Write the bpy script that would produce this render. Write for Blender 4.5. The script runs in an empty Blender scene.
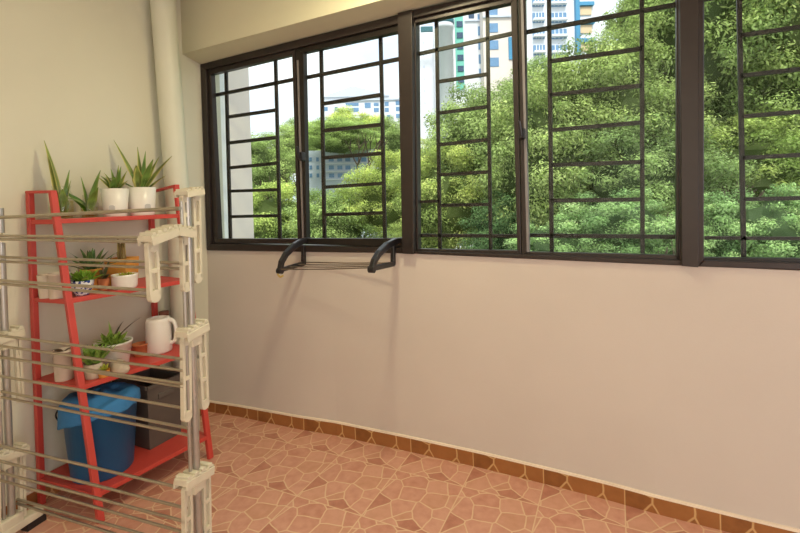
import bpy, math, random
from mathutils import Vector, Matrix

random.seed(7)
S = bpy.context.scene
COL = S.collection
PI = math.pi

# ------------------------------------------------------------------ camera
CAM = Vector((2.32401, -1.99906, 1.28033))
FW = Vector((-0.40674087, 0.91345209, -0.0129283))
RT = Vector((0.91332887, 0.40629775, -0.02743179))
UP = Vector((0.01980489, 0.02296542, 0.99954007))
FPX, CX, CY = 444.0056, 415.594, 204.931


def ray(px, py):
    return FW + RT * ((px - CX) / FPX) + UP * (-(py - CY) / FPX)


def on(px, py, axis, val):
    """where the sight line measured in the photograph meets a wall/floor plane"""
    d = ray(px, py)
    return CAM + d * ((val - CAM[axis]) / d[axis])


def at(px, py, dist):
    return CAM + ray(px, py) * dist


def W(px, py, y=0.0):
    return on(px, py, 1, y)


cd = bpy.data.cameras.new('camera')
cam = bpy.data.objects.new('camera', cd)
COL.objects.link(cam)
m = Matrix((RT, UP, -FW)).transposed().to_4x4()
m.translation = CAM
cam.matrix_world = m
cd.sensor_width = 36
cd.lens = FPX * 36 / 800
cd.shift_x = (400 - CX) / 800
cd.shift_y = (CY - 266.5) / 800
cd.clip_start = 0.02
cd.clip_end = 1000
S.camera = cam

# ------------------------------------------------------------------ materials


def lin(c):
    return tuple((x / 12.92 if x <= 0.04045 else ((x + 0.055) / 1.055) ** 2.4) for x in [v / 255 for v in c])


def nodes(name):
    mt = bpy.data.materials.new(name)
    mt.use_nodes = True
    nt = mt.node_tree
    b = nt.nodes['Principled BSDF']
    return mt, nt, b


def N(nt, t, **kw):
    n = nt.nodes.new(t)
    for k, v in kw.items():
        if k.startswith('i_'):
            n.inputs[k[2:].replace('_', ' ')].default_value = v
        else:
            setattr(n, k, v)
    return n


def mat(name, rgb, rough=0.5, metal=0.0, var=0.06, scale=12.0, bump=0.0, bscale=60.0, spec=0.5, trans=0.0):
    """plain surface with a little mottling; rgb in 0-255 sRGB"""
    mt, nt, b = nodes(name)
    L = nt.links
    c = lin(rgb)
    tc = N(nt, 'ShaderNodeTexCoord')
    nz = N(nt, 'ShaderNodeTexNoise', i_Scale=scale, i_Detail=4.0)
    L.new(tc.outputs['Object'], nz.inputs['Vector'])
    rp = N(nt, 'ShaderNodeValToRGB')
    e = rp.color_ramp.elements
    e[0].position, e[1].position = 0.3, 0.7
    e[0].color = (*[max(0, x * (1 - var)) for x in c], 1)
    e[1].color = (*[min(1, x * (1 + var)) for x in c], 1)
    L.new(nz.outputs['Fac'], rp.inputs['Fac'])
    L.new(rp.outputs['Color'], b.inputs['Base Color'])
    b.inputs['Roughness'].default_value = rough
    b.inputs['Metallic'].default_value = metal
    b.inputs['Specular IOR Level'].default_value = spec
    if bump:
        n2 = N(nt, 'ShaderNodeTexNoise', i_Scale=bscale, i_Detail=6.0)
        L.new(tc.outputs['Object'], n2.inputs['Vector'])
        bp = N(nt, 'ShaderNodeBump', i_Strength=bump, i_Distance=0.01)
        L.new(n2.outputs['Fac'], bp.inputs['Height'])
        L.new(bp.outputs['Normal'], b.inputs['Normal'])
    return mt


def leaf_mat(name, rough=0.45, translucent=0.25, objcol=False, spec=0.4):
    """colour comes from the mesh's own colour attribute"""
    mt, nt, b = nodes(name)
    L = nt.links
    a = N(nt, 'ShaderNodeAttribute', attribute_name='Col')
    out = a.outputs['Color']
    if objcol:
        oi = N(nt, 'ShaderNodeObjectInfo')
        mx = N(nt, 'ShaderNodeMix', data_type='RGBA', blend_type='MULTIPLY')
        mx.inputs[0].default_value = 1.0
        L.new(out, mx.inputs[6])
        L.new(oi.outputs['Color'], mx.inputs[7])
        out = mx.outputs[2]
    L.new(out, b.inputs['Base Color'])
    b.inputs['Roughness'].default_value = rough
    b.inputs['Specular IOR Level'].default_value = spec
    tr = N(nt, 'ShaderNodeBsdfTranslucent')
    L.new(out, tr.inputs['Color'])
    ms = N(nt, 'ShaderNodeMixShader', i_Fac=translucent)
    L.new(b.outputs[0], ms.inputs[1])
    L.new(tr.outputs[0], ms.inputs[2])
    L.new(ms.outputs[0], nt.nodes['Material Output'].inputs['Surface'])
    return mt


TILE, TX0, TY0 = 0.3264, 0.7111, -0.1427


def crazy_paving(name, tones, grout, axes='XY', cells=3.7, off=(TX0, TY0), rough=0.42, gw=0.046, height=None):
    """square tiles printed with crazy paving: same broken-stone drawing on each tile"""
    mt, nt, b = nodes(name)
    L = nt.links
    g = N(nt, 'ShaderNodeNewGeometry')
    sp = N(nt, 'ShaderNodeSeparateXYZ')
    L.new(g.outputs['Position'], sp.inputs[0])

    def mth(op, a, v=None, w=None):
        n = N(nt, 'ShaderNodeMath', operation=op)
        L.new(a, n.inputs[0])
        if v is not None:
            if isinstance(v, (int, float)):
                n.inputs[1].default_value = v
            else:
                L.new(v, n.inputs[1])
        return n.outputs[0]
    fr, wh = [], []
    for k, ax in enumerate(axes):
        s = mth('SUBTRACT', sp.outputs[ax], off[k])
        s = mth('DIVIDE', s, TILE)
        wh.append(mth('FLOOR', s))
        fr.append(mth('FRACT', s))
    cb = N(nt, 'ShaderNodeCombineXYZ')
    L.new(fr[0], cb.inputs[0])
    L.new(fr[1], cb.inputs[1])
    # slightly bent joints
    nz = N(nt, 'ShaderNodeTexNoise', i_Scale=5.0, i_Detail=1.0)
    L.new(cb.outputs[0], nz.inputs['Vector'])
    va = N(nt, 'ShaderNodeVectorMath', operation='SCALE')
    va.inputs['Scale'].default_value = 0.035
    L.new(nz.outputs['Color'], va.inputs[0])
    vb = N(nt, 'ShaderNodeVectorMath', operation='ADD')
    L.new(cb.outputs[0], vb.inputs[0])
    L.new(va.outputs[0], vb.inputs[1])
    ve = N(nt, 'ShaderNodeTexVoronoi', voronoi_dimensions='2D', feature='DISTANCE_TO_EDGE', i_Scale=cells)
    vc = N(nt, 'ShaderNodeTexVoronoi', voronoi_dimensions='2D', feature='F1', i_Scale=cells)
    for v in (ve, vc):
        v.inputs['Randomness'].default_value = 0.95
        L.new(vb.outputs[0], v.inputs['Vector'])
    # joint mask
    def edge(f):
        o = mth('SUBTRACT', f, 0.5)
        o = mth('ABSOLUTE', o)
        n = N(nt, 'ShaderNodeMath', operation='SUBTRACT')
        n.inputs[0].default_value = 0.5
        L.new(o, n.inputs[1])
        return n.outputs[0]
    ex = mth('MULTIPLY', mth('MINIMUM', edge(fr[0]), edge(fr[1])), 4.0)
    dm = mth('MINIMUM', ve.outputs['Distance'], ex)
    mr = N(nt, 'ShaderNodeMapRange', interpolation_type='SMOOTHSTEP')
    mr.inputs['From Min'].default_value = gw * 0.35
    mr.inputs['From Max'].default_value = gw
    L.new(dm, mr.inputs['Value'])
    # stone colour: cell colour + blotches
    sc = N(nt, 'ShaderNodeSeparateColor')
    L.new(vc.outputs['Color'], sc.inputs[0])
    n2 = N(nt, 'ShaderNodeTexNoise', i_Scale=26.0, i_Detail=5.0)
    L.new(g.outputs['Position'], n2.inputs['Vector'])
    ad = mth('MULTIPLY', n2.outputs['Fac'], 0.7)
    ad = mth('ADD', mth('MULTIPLY', sc.outputs[0], 0.75), ad)
    ad = mth('SUBTRACT', ad, 0.22)
    rp = N(nt, 'ShaderNodeValToRGB')
    els = rp.color_ramp.elements
    while len(els) < len(tones):
        els.new(0.5)
    for i, t in enumerate(tones):
        els[i].position = i / (len(tones) - 1)
        els[i].color = (*lin(t), 1)
    L.new(ad, rp.inputs['Fac'])
    mx = N(nt, 'ShaderNodeMix', data_type='RGBA')
    mx.inputs[6].default_value = (*lin(grout), 1)
    L.new(mr.outputs[0], mx.inputs[0])
    L.new(rp.outputs['Color'], mx.inputs[7])
    L.new(mx.outputs[2], b.inputs['Base Color'])
    b.inputs['Roughness'].default_value = rough
    bp = N(nt, 'ShaderNodeBump', i_Strength=0.25, i_Distance=0.003)
    L.new(mr.outputs[0], bp.inputs['Height'])
    L.new(bp.outputs['Normal'], b.inputs['Normal'])
    return mt


def glass_mat(name, tint=(0.95, 0.98, 0.97), gloss=0.006):
    mt, nt, b = nodes(name)
    L = nt.links
    t = N(nt, 'ShaderNodeBsdfTransparent')
    t.inputs['Color'].default_value = (*tint, 1)
    gl = N(nt, 'ShaderNodeBsdfGlossy', i_Roughness=0.02)
    ms = N(nt, 'ShaderNodeMixShader', i_Fac=gloss)
    L.new(t.outputs[0], ms.inputs[1])
    L.new(gl.outputs[0], ms.inputs[2])
    L.new(ms.outputs[0], nt.nodes['Material Output'].inputs['Surface'])
    nt.nodes.remove(b)
    return mt


M = {}
M['wall'] = mat('lower_wall_paint', (210, 200, 190), 0.75, var=0.03, scale=2.0, bump=0.06, bscale=180, spec=0.25)
M['wall_left'] = mat('left_wall_paint', (220, 217, 198), 0.75, var=0.03, scale=2.0, bump=0.06, bscale=180, spec=0.25)
M['beam'] = mat('beam_paint', (216, 211, 184), 0.75, var=0.02, scale=2.0, bump=0.05, bscale=180, spec=0.25)
M['ceiling'] = mat('ceiling_paint', (228, 224, 208), 0.8, var=0.02, scale=2.0)
M['pipe'] = mat('pipe_paint', (216, 216, 198), 0.42, var=0.02, scale=6.0)
M['floor'] = crazy_paving('crazy_paving_floor', [(174, 112, 92), (200, 140, 118), (218, 164, 142), (204, 150, 122)], (230, 196, 162))
M['skirt'] = crazy_paving('skirting_tile', [(126, 78, 38), (150, 96, 50), (162, 106, 58), (140, 86, 42)], (204, 164, 112), axes='XZ', cells=2.7, off=(TX0, -0.12), gw=0.042)
M['skirt_left'] = crazy_paving('skirting_tile_left', [(126, 78, 38), (150, 96, 50), (162, 106, 58), (140, 86, 42)], (204, 164, 112), axes='YZ', cells=2.7, off=(TY0, -0.12), gw=0.042)
M['grout'] = mat('pale_grout', (238, 222, 200), 0.6)
M['frame'] = mat('bronze_aluminium', (54, 46, 43), 0.38, 0.35, var=0.06, scale=30)
M['frame_dark'] = mat('dark_bronze', (36, 31, 27), 0.4, 0.3, var=0.06, scale=30)
M['grille'] = mat('grille_bar', (46, 39, 36), 0.45, 0.2, var=0.05, scale=30)
M['track'] = mat('pale_track', (140, 136, 138), 0.4, 0.4)
M['glass'] = glass_mat('window_glass')
M['black'] = mat('black_plastic', (34, 32, 34), 0.32, var=0.1, scale=30)
M['red'] = mat('red_paint', (200, 72, 62), 0.42, var=0.05, scale=14)
M['cream'] = mat('cream_plastic', (216, 208, 184), 0.45, var=0.05, scale=20)
M['steel'] = mat('brushed_rod', (176, 166, 146), 0.34, 0.75, var=0.08, scale=40)
M['post'] = mat('rack_post', (176, 172, 164), 0.3, 0.6, var=0.05, scale=30)
M['white_pot'] = mat('white_ceramic', (238, 234, 226), 0.28, var=0.02, scale=10)
M['emblem'] = mat('pot_emblem', (196, 196, 194), 0.35, var=0.02)
M['beige_pot'] = mat('beige_pot', (214, 198, 180), 0.55, var=0.06, scale=20)
M['terracotta'] = mat('terracotta', (198, 118, 74), 0.7, var=0.12, scale=30)
M['orange_pot'] = mat('orange_plastic', (216, 150, 66), 0.5, var=0.08, scale=20)
M['soil'] = mat('soil', (72, 54, 40), 0.95, var=0.3, scale=60, bump=0.4, bscale=90)
M['blue_bucket'] = mat('blue_plastic', (22, 96, 146), 0.4, var=0.06, scale=8)
M['blue_cloth'] = mat('blue_cloth', (52, 120, 176), 0.75, var=0.14, scale=8, bump=0.3, bscale=40)
M['crate'] = mat('grey_crate', (92, 84, 78), 0.6, var=0.1, scale=10)
M['brown'] = mat('brown_cap', (126, 78, 58), 0.5, var=0.1)
M['stone'] = mat('pale_stone', (196, 180, 160), 0.7, var=0.15, scale=30)
M['dark_leaf'] = mat('withered_leaf', (70, 58, 44), 0.6, var=0.2, scale=30)
M['leaf'] = leaf_mat('plant_leaf', 0.4, 0.12)
M['tree_leaf'] = leaf_mat('tree_leaf', 0.65, 0.4, True, 0.15)
M['bark'] = mat('bark', (86, 72, 58), 0.9, var=0.25, scale=8, bump=0.4, bscale=20)
M['yellow'] = mat('yellow_clip', (206, 180, 96), 0.5)
M['cord'] = mat('drying_cord', (98, 88, 74), 0.6)
M['jar'] = glass_mat('jar_glass', (0.93, 0.95, 0.92), 0.05)
M['water'] = glass_mat('jar_water', (0.90, 0.86, 0.66), 0.03)
M['root'] = mat('root', (170, 130, 74), 0.8, var=0.3, scale=60)

# ------------------------------------------------------------------ mesh builder


class MB:
    def __init__(s):
        s.v, s.f, s.c, s.sm = [], [], [], []
        s.col = (1, 1, 1)

    def add(s, vs, fs, smooth=False, cols=None):
        o = len(s.v)
        s.v += [tuple(v) for v in vs]
        s.c += cols if cols else [s.col] * len(vs)
        s.f += [tuple(i + o for i in f) for f in fs]
        s.sm += [smooth] * len(fs)

    def prism(s, a, b):
        """closed solid between two matching loops of points"""
        n = len(a)
        vs = list(a) + list(b)
        fs = [tuple(range(n))[::-1], tuple(range(n, 2 * n))]
        fs += [(i, (i + 1) % n, n + (i + 1) % n, n + i) for i in range(n)]
        s.add(vs, fs)

    def box(s, lo, hi):
        (x0, y0, z0), (x1, y1, z1) = lo, hi
        s.prism([(x0, y0, z0), (x1, y0, z0), (x1, y1, z0), (x0, y1, z0)],
                [(x0, y0, z1), (x1, y0, z1), (x1, y1, z1), (x0, y1, z1)])

    def bar(s, a, b, w, h, side=(0, 0, 1)):
        """straight bar from a to b: h along `side` (made square to the bar), w across"""
        a, b = Vector(a), Vector(b)
        d = (b - a).normalized()
        u = Vector(side)
        u = (u - d * u.dot(d)).normalized()
        r = d.cross(u)
        q = [r * w / 2 + u * h / 2, r * -w / 2 + u * h / 2, r * -w / 2 - u * h / 2, r * w / 2 - u * h / 2]
        s.prism([a + k for k in q], [b + k for k in q])

    def tube(s, pts, r, seg=10, caps=True):
        pts = [Vector(p) for p in pts]
        rs = r if isinstance(r, (list, tuple)) else [r] * len(pts)
        vs, fs = [], []
        ref = None
        for i, p in enumerate(pts):
            d = (pts[min(i + 1, len(pts) - 1)] - pts[max(i - 1, 0)]).normalized()
            if ref is None:
                ref = d.orthogonal().normalized()
            ref = (ref - d * ref.dot(d)).normalized()
            w = d.cross(ref)
            for k in range(seg):
                t = 2 * PI * k / seg
                vs.append(p + (ref * math.cos(t) + w * math.sin(t)) * rs[i])
        for i in range(len(pts) - 1):
            for k in range(seg):
                k2 = (k + 1) % seg
                fs.append((i * seg + k, i * seg + k2, (i + 1) * seg + k2, (i + 1) * seg + k))
        s.add(vs, fs, True)
        if caps:
            s.add(vs[:seg], [tuple(range(seg))[::-1]])
            s.add(vs[-seg:], [tuple(range(seg))])

    def lathe(s, prof, seg=32, c=(0, 0, 0), sx=1, sy=1, smooth=True):
        vs, fs = [], []
        for (r, z) in prof:
            for k in range(seg):
                t = 2 * PI * k / seg
                vs.append((c[0] + r * math.cos(t) * sx, c[1] + r * math.sin(t) * sy, c[2] + z))
        for i in range(len(prof) - 1):
            for k in range(seg):
                k2 = (k + 1) % seg
                fs.append((i * seg + k, i * seg + k2, (i + 1) * seg + k2, (i + 1) * seg + k))
        s.add(vs, fs, smooth)

    def blade(s, base, az, lean, L, w, bend=0.3, n=7, c0=(60, 100, 40), c1=(150, 170, 70), twist=0.0, tip=(120, 140, 60)):
        """a long leaf: leans out along azimuth az, keeps bending towards the tip"""
        p = Vector(base)
        A = lin(c0)
        B = lin(c1)
        T = lin(tip)
        vs, fs, cs = [], [], []
        for i in range(n + 1):
            t = i / n
            ang = lean + bend * t
            d = Vector((math.cos(az) * math.sin(ang), math.sin(az) * math.sin(ang), math.cos(ang)))
            if i:
                p = p + d * (L / n)
            tw = az + PI / 2 + twist * t
            side = Vector((math.cos(tw), math.sin(tw), 0))
            nrm = d.cross(side)
            ww = w * (0.55 + 0.9 * t if t < 0.45 else max(0.03, (1 - t) / 0.55) ** 0.75 * 0.955)
            band = 1.05 + 0.35 * math.sin(i * 2.4)
            ctr = tuple(x * band for x in A)
            ed = tuple(x * (1 - t * .3) + y * t * .3 for x, y in zip(B, T))
            vs += [p - side * ww / 2, p - side * ww / 4 + nrm * ww * .06, p + nrm * ww * .12, p + side * ww / 4 + nrm * ww * .06, p + side * ww / 2]
            cs += [ed, ctr, tuple(x * 1.15 for x in ctr), ctr, ed]
        for i in range(n):
            for k in range(4):
                a = i * 5 + k
                fs.append((a, a + 1, a + 6, a + 5))
        s.add(vs, fs, True, cs)

    def build(s, name, material, parent=None, loc=None):
        me = bpy.data.meshes.new(name)
        vs = s.v
        if loc is not None:
            lo = Vector(loc)
            vs = [tuple(Vector(v) - lo) for v in vs]
        me.from_pydata(vs, [], s.f)
        me.polygons.foreach_set('use_smooth', s.sm)
        ca = me.color_attributes.new('Col', 'FLOAT_COLOR', 'POINT')
        flat = []
        for c in s.c:
            flat += [c[0], c[1], c[2], 1.0]
        ca.data.foreach_set('color', flat)
        me.materials.append(material)
        me.update()
        o = bpy.data.objects.new(name, me)
        COL.objects.link(o)
        if loc is not None:
            o.location = loc
        if parent is not None:
            o.parent = parent
        return o


def bevel(o, w=0.003, seg=2):
    b = o.modifiers.new('edge', 'BEVEL')
    b.width = w
    b.segments = seg
    b.limit_method = 'ANGLE'
    b.angle_limit = 0.7
    return o


def tag(o, label=None, cat=None, group=None, kind=None):
    if label:
        o['label'] = label
    if cat:
        o['category'] = cat
    if group:
        o['group'] = group
    if kind:
        o['kind'] = kind
    return o


def thing(name, loc, label, cat, group=None):
    o = bpy.data.objects.new(name, None)
    o.empty_display_size = 0.05
    COL.objects.link(o)
    o.location = loc
    return tag(o, label, cat, group)


def struct(o):
    o['kind'] = 'structure'
    return o


def rel(root, p):
    return Vector(p) - root.location


# ------------------------------------------------------------------ room shell
XR, YB, ZC = 4.6, -3.6, 2.52
# floor line of the window wall, measured along the skirting (the wall is a touch bowed)
FLOORLINE = [(-0.05, -0.03), (0.03, -0.026), (0.24, -0.010), (0.68, 0.002), (0.92, 0.022), (1.28, 0.025), (1.72, 0.026), (2.07, 0.014), (2.28, 0.004), (2.45, -0.013), (2.69, -0.022), (3.0, -0.03), (XR, -0.05)]
SILL = [(-0.05, 0.997), (0.009, 0.998), (0.613, 1.004), (1.363, 1.012), (1.42, 1.012), (1.93, 1.003), (2.58, 0.995), (2.88, 0.988), (3.4, 0.985), (XR, 0.985)]
HEAD = [(-0.05, 2.150), (0.007, 2.153), (0.764, 2.181), (1.372, 2.197), (1.625, 2.215), (2.4, 2.225), (XR, 2.23)]


def interp(tab, x):
    for (a, va), (b, vb) in zip(tab, tab[1:]):
        if x <= b:
            return va + (vb - va) * (x - a) / (b - a)
    return tab[-1][1]


mb = MB()
mb.box((-0.14, YB - 0.1, -0.1), (XR + 0.1, 0.14, 0))
struct(mb.build('floor', M['floor']))

mb = MB()
mb.box((-0.14, YB - 0.1, ZC), (XR + 0.1, 0.14, ZC + 0.1))
struct(mb.build('ceiling', M['ceiling']))

mb = MB()
mb.box((-0.14, YB - 0.1, 0), (0, 0.14, ZC))
struct(mb.build('wall_left', M['wall_left']))
mb = MB()
mb.box((XR, YB, 0), (XR + 0.1, 0.14, ZC))
struct(mb.build('wall_right', M['wall_left']))
mb = MB()
mb.box((0, YB - 0.1, 0), (XR, YB, ZC))
struct(mb.build('wall_back', M['wall_left']))

# wall under the windows
mb = MB()
nx, nz = 60, 8
fr, fs = [], []
for j in range(nz + 1):
    for i in range(nx + 1):
        x = XR * i / nx
        t = j / nz
        y0 = interp(FLOORLINE, x)
        fr.append((x, y0 * (1 - t) ** 1.5, interp(SILL, x) * t))
w1 = nx + 1
for j in range(nz):
    for i in range(nx):
        a = j * w1 + i
        fs.append((a, a + 1, a + 1 + w1, a + w1))
nf = len(fr)
for i in range(nx + 1):
    x = XR * i / nx
    fr += [(x, 0.14, 0), (x, 0.14, interp(SILL, x))]
for i in range(nx):
    a, b = nf + 2 * i, nf + 2 * i + 2
    fs.append((b, a, a + 1, b + 1))
    t0 = nz * w1 + i
    fs.append((t0, t0 + 1, b + 1, a + 1))
mb.add(fr, fs)
struct(mb.build('wall_window', M['wall']))

# beam over the windows with its soffit
mb = MB()
a, b = [], []
BY = -0.13
bz0, bz1 = W(177, 55.5, BY).z, W(376, 0, BY).z


def beam_z(x):
    return 2.182 + (2.222 - 2.182) * (x / 1.316) if x < 1.9 else 2.24


xs = [0, 0.3, 0.764, 1.372, 1.625, 1.9, 2.4, XR]
for x0, x1 in zip(xs, xs[1:]):
    mb.prism([(x0, BY, beam_z(x0)), (x0, BY, ZC), (x0, 0.14, ZC), (x0, 0.14, interp(HEAD, x0)), (x0, 0.0, interp(HEAD, x0))],
             [(x1, BY, beam_z(x1)), (x1, BY, ZC), (x1, 0.14, ZC), (x1, 0.14, interp(HEAD, x1)), (x1, 0.0, interp(HEAD, x1))])
struct(mb.build('trim_2', M['beam']))

# tiled skirting and its pale grout bead
SK = [(-0.05, 0.056), (0.007, 0.056), (0.232, 0.059), (0.824, 0.068), (1.381, 0.07), (1.73, 0.068), (2.4, 0.064), (2.916, 0.058), (XR, 0.056)]


def wall_y(x, z):
    t = min(1, max(0, z / interp(SILL, x)))
    return interp(FLOORLINE, x) * (1 - t) ** 1.5


mb, mg = MB(), MB()
n = 80
for i in range(n):
    x0, x1 = XR * i / n, XR * (i + 1) / n
    lo, hi = [], []
    g0, g1 = [], []
    for x, lst, gl in ((x0, lo, g0), (x1, hi, g1)):
        z = interp(SK, x)
        y = interp(FLOORLINE, x)
        yt = wall_y(x, z)
        lst += [(x, y - 0.008, 0), (x, yt - 0.008, z), (x, yt + 0.004, z), (x, y + 0.004, 0)]
        gl += [(x, yt - 0.008, z), (x, yt - 0.006, z + 0.009), (x, yt + 0.004, z + 0.011), (x, yt + 0.004, z)]
    mb.prism(lo, hi)
    mg.prism(g0, g1)
struct(mb.build('baseboard_window', M['skirt']))
struct(mg.build('trim_1', M['grout']))
mb = MB()
mb.box((0, YB, 0), (0.008, -0.03, 0.058))
struct(mb.build('baseboard_left', M['skirt_left']))
mb = MB()
mb.box((0, YB, 0.058), (0.006, -0.03, 0.066))
struct(mb.build('trim_3', M['grout']))

# ------------------------------------------------------------------ windows
FY0, FY1 = -0.012, 0.06      # outer frame front / back
SY0, SY1 = 0.004, 0.040      # sash
GY = 0.052                   # grille bars stand just outside the glass


def quadbar(mb, pts, y0, y1):
    """solid from four wall points measured in the photo plane y=0"""
    a = [W(px, py) for px, py in pts]
    mb.prism([(p.x, y0, p.z) for p in a], [(p.x, y1, p.z) for p in a])


def linebar(mb, a, b, wpx, y0, y1, plane=None):
    pl = y0 if plane is None else plane
    A = a.copy() if isinstance(a, Vector) else W(a[0], a[1], pl)
    B = b.copy() if isinstance(b, Vector) else W(b[0], b[1], pl)
    d = (B - A)
    d.y = 0
    d.normalize()
    nrm = Vector((-d.z, 0, d.x))
    mid = (A + B) / 2
    depth = (mid - CAM).dot(FW)
    h = wpx * depth / FPX / 2
    mb.prism([A + nrm * h, A - nrm * h, B - nrm * h, B + nrm * h],
             [p + Vector((0, y1 - y0, 0)) for p in (A + nrm * h, A - nrm * h, B - nrm * h, B + nrm * h)])


def window(name, outer, sashes, grille, latch, right_end=None):
    """outer: four corner pixels (tl, tr, br, bl) of the frame opening"""
    tl, tr, br, bl = [W(*p) for p in outer]
    root = bpy.data.objects.new(name, None)
    COL.objects.link(root)
    struct(root)
    return root, tl, tr, br, bl


def ring(mb, o, i, y0, y1):
    """picture-frame solid from outer and inner quads of (x,z)"""
    for k in range(4):
        k2 = (k + 1) % 4
        q = [o[k], o[k2], i[k2], i[k]]
        mb.prism([(p[0], y0, p[1]) for p in q], [(p[0], y1, p[1]) for p in q])


def xz(px, py, y=0.0):
    p = W(px, py, y)
    return (p.x, p.z)


def make_window(name, outer, inner, sashes, bars, latch=None, mull=None):
    root = bpy.data.objects.new(name, None)
    COL.objects.link(root)
    struct(root)
    root.location = (outer[3][0], 0, outer[3][1])
    lo = root.location.copy()

    def put(mbx, nm, mt, par=root):
        o = mbx.build(nm, M[mt])
        o.parent = par
        if par is root:
            o.matrix_parent_inverse = Matrix.Translation(-lo)
        return o
    mb = MB()
    ring(mb, outer, inner, FY0, FY1)
    bevel(put(mb, 'window_frame', 'frame'), 0.004)
    for (so, si, tone, track) in sashes:
        mb = MB()
        ring(mb, so, si, SY0, SY1)
        sash = bevel(put(mb, 'sash', tone), 0.003)
        mg = MB()
        mg.prism([(p[0], 0.028, p[1]) for p in si], [(p[0], 0.032, p[1]) for p in si])
        put(mg, 'glass_pane', 'glass', sash)
        if track:
            mt_ = MB()
            x, z0, z1 = track
            mt_.box((x - 0.001, 0.0, z0), (x + 0.010, 0.03, z1))
            put(mt_, 'side_track', 'track', sash)
    mb = MB()
    for (a, b, w) in bars:
        linebar(mb, a, b, w, GY, GY + 0.012)
    put(mb, 'grille', 'grille')
    for (px, py) in latch or []:
        mb = MB()
        p = W(px, py, -0.004)
        mb.box((p.x - 0.012, -0.03, p.z - 0.028), (p.x + 0.012, 0.004, p.z + 0.02))
        mb.bar((p.x, -0.03, p.z - 0.02), (p.x - 0.006, -0.046, p.z + 0.05), 0.014, 0.012, (1, 0, 0))
        bevel(put(mb, 'latch', 'black'), 0.004)
    return root


def quad(tl, tr, br, bl, y=0.0):
    return [xz(*tl, y), xz(*tr, y), xz(*br, y), xz(*bl, y)]


# bay 1: two sashes at the left
G1 = [((225.3, 72), (229.8, 240), 3.3), ((274.8, 58), (279.5, 240), 3.3),
      ((208, 96.4), (293, 79.3), 3.2),
      ((228, 116.8), (276, 109.8), 3.2), ((229, 142.8), (276.5, 137.3), 3.2), ((229, 167.8), (277, 163.2), 3.2),
      ((229.5, 191.2), (278, 189.6), 3), ((229.5, 216.7), (278.5, 215.6), 3),
      ((320.5, 47), (324, 240), 3.6), ((380, 34), (384.5, 240), 3.6),
      ((301, 78.3), (401, 58.3), 3.6),
      ((322, 103.7), (381.5, 94.5), 3.6), ((322.5, 130.8), (382, 124.3), 3.6), ((323, 157.8), (383, 153.2), 3.6),
      ((323.5, 187.2), (383.5, 183.3), 3.4), ((324, 214.8), (384, 212.8), 3.4)]
z13 = lambda p, y=0: W(p[0], p[1], y)
make_window('window_1',
            quad((201.7, 64.7), (406, 13.5), (410.5, 253.2), (208.2, 250.2)),
            quad((207, 70), (400.5, 24), (404.5, 247.5), (212.5, 243.5)),
            [(quad((206, 69.5), (294, 48.5), (300, 244), (212, 243.5)), quad((210, 74), (291.3, 54.3), (297, 238.8), (217.6, 238.8)), 'frame', None),
             (quad((295, 48.5), (401, 23.5), (405, 248), (300.5, 244)), quad((302.6, 52.3), (399.8, 30.8), (404, 238.5), (306, 238.5)), 'frame_dark', (W(299.5, 150).x, W(300, 238).z, W(298, 60).z))],
            G1, [(302.8, 156)])
G2 = [((436, 16), (439.7, 251), 3.4), ((487, 5), (490.5, 252), 3.4),
      ((412, 55), (516, 32.3), 3.6),
      ((438, 81.5), (488, 73.8), 3.4), ((438.5, 113), (488.5, 106.3), 3.4), ((439, 144.7), (489, 139.3), 3.4), ((439, 174.8), (489.5, 171.8), 3.4),
      ((418, 202), (439, 200.8), 3), ((441, 205.4), (489, 204.4), 3.4), ((417, 235.4), (518, 236.2), 3.4),
      ((548.6, -14), (551.7, 255), 4), ((641.8, -34), (642.6, 257), 4),
      ((522, 32.6), (679, 3.6), 4.2),
      ((550, 61), (642, 48.3), 4), ((550, 94.6), (642, 85.3), 4), ((551, 130), (642, 122.3), 4), ((551, 165), (642, 161.9), 4), ((551, 200.6), (642, 199.4), 4),
      ((524, 235.4), (679, 237), 4)]
make_window('window_2',
            quad((410.5, 11.5), (684.5, -50), (690.5, 265.8), (411.5, 253.4)),
            quad((414, 19), (678, -42), (679, 259.5), (416, 250.8)),
            [(quad((413, 16), (517, -6), (521, 256.5), (416, 251.5)), quad((415, 23), (510.5, 2.5), (517, 250.8), (417.8, 249)), 'frame', None),
             (quad((518, -7), (679, -44), (680, 262), (521.5, 256.5)), quad((525, -3), (676.5, -37), (676.5, 255.5), (528, 252)), 'frame', (W(524, 130).x, W(527, 252).z, W(521, -3).z))],
            G2, [(522.5, 133)])
def gb(x0, z0, x1, z1):
    return (Vector((x0, GY, z0)), Vector((x1, GY, z1)), 4.2)


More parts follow.
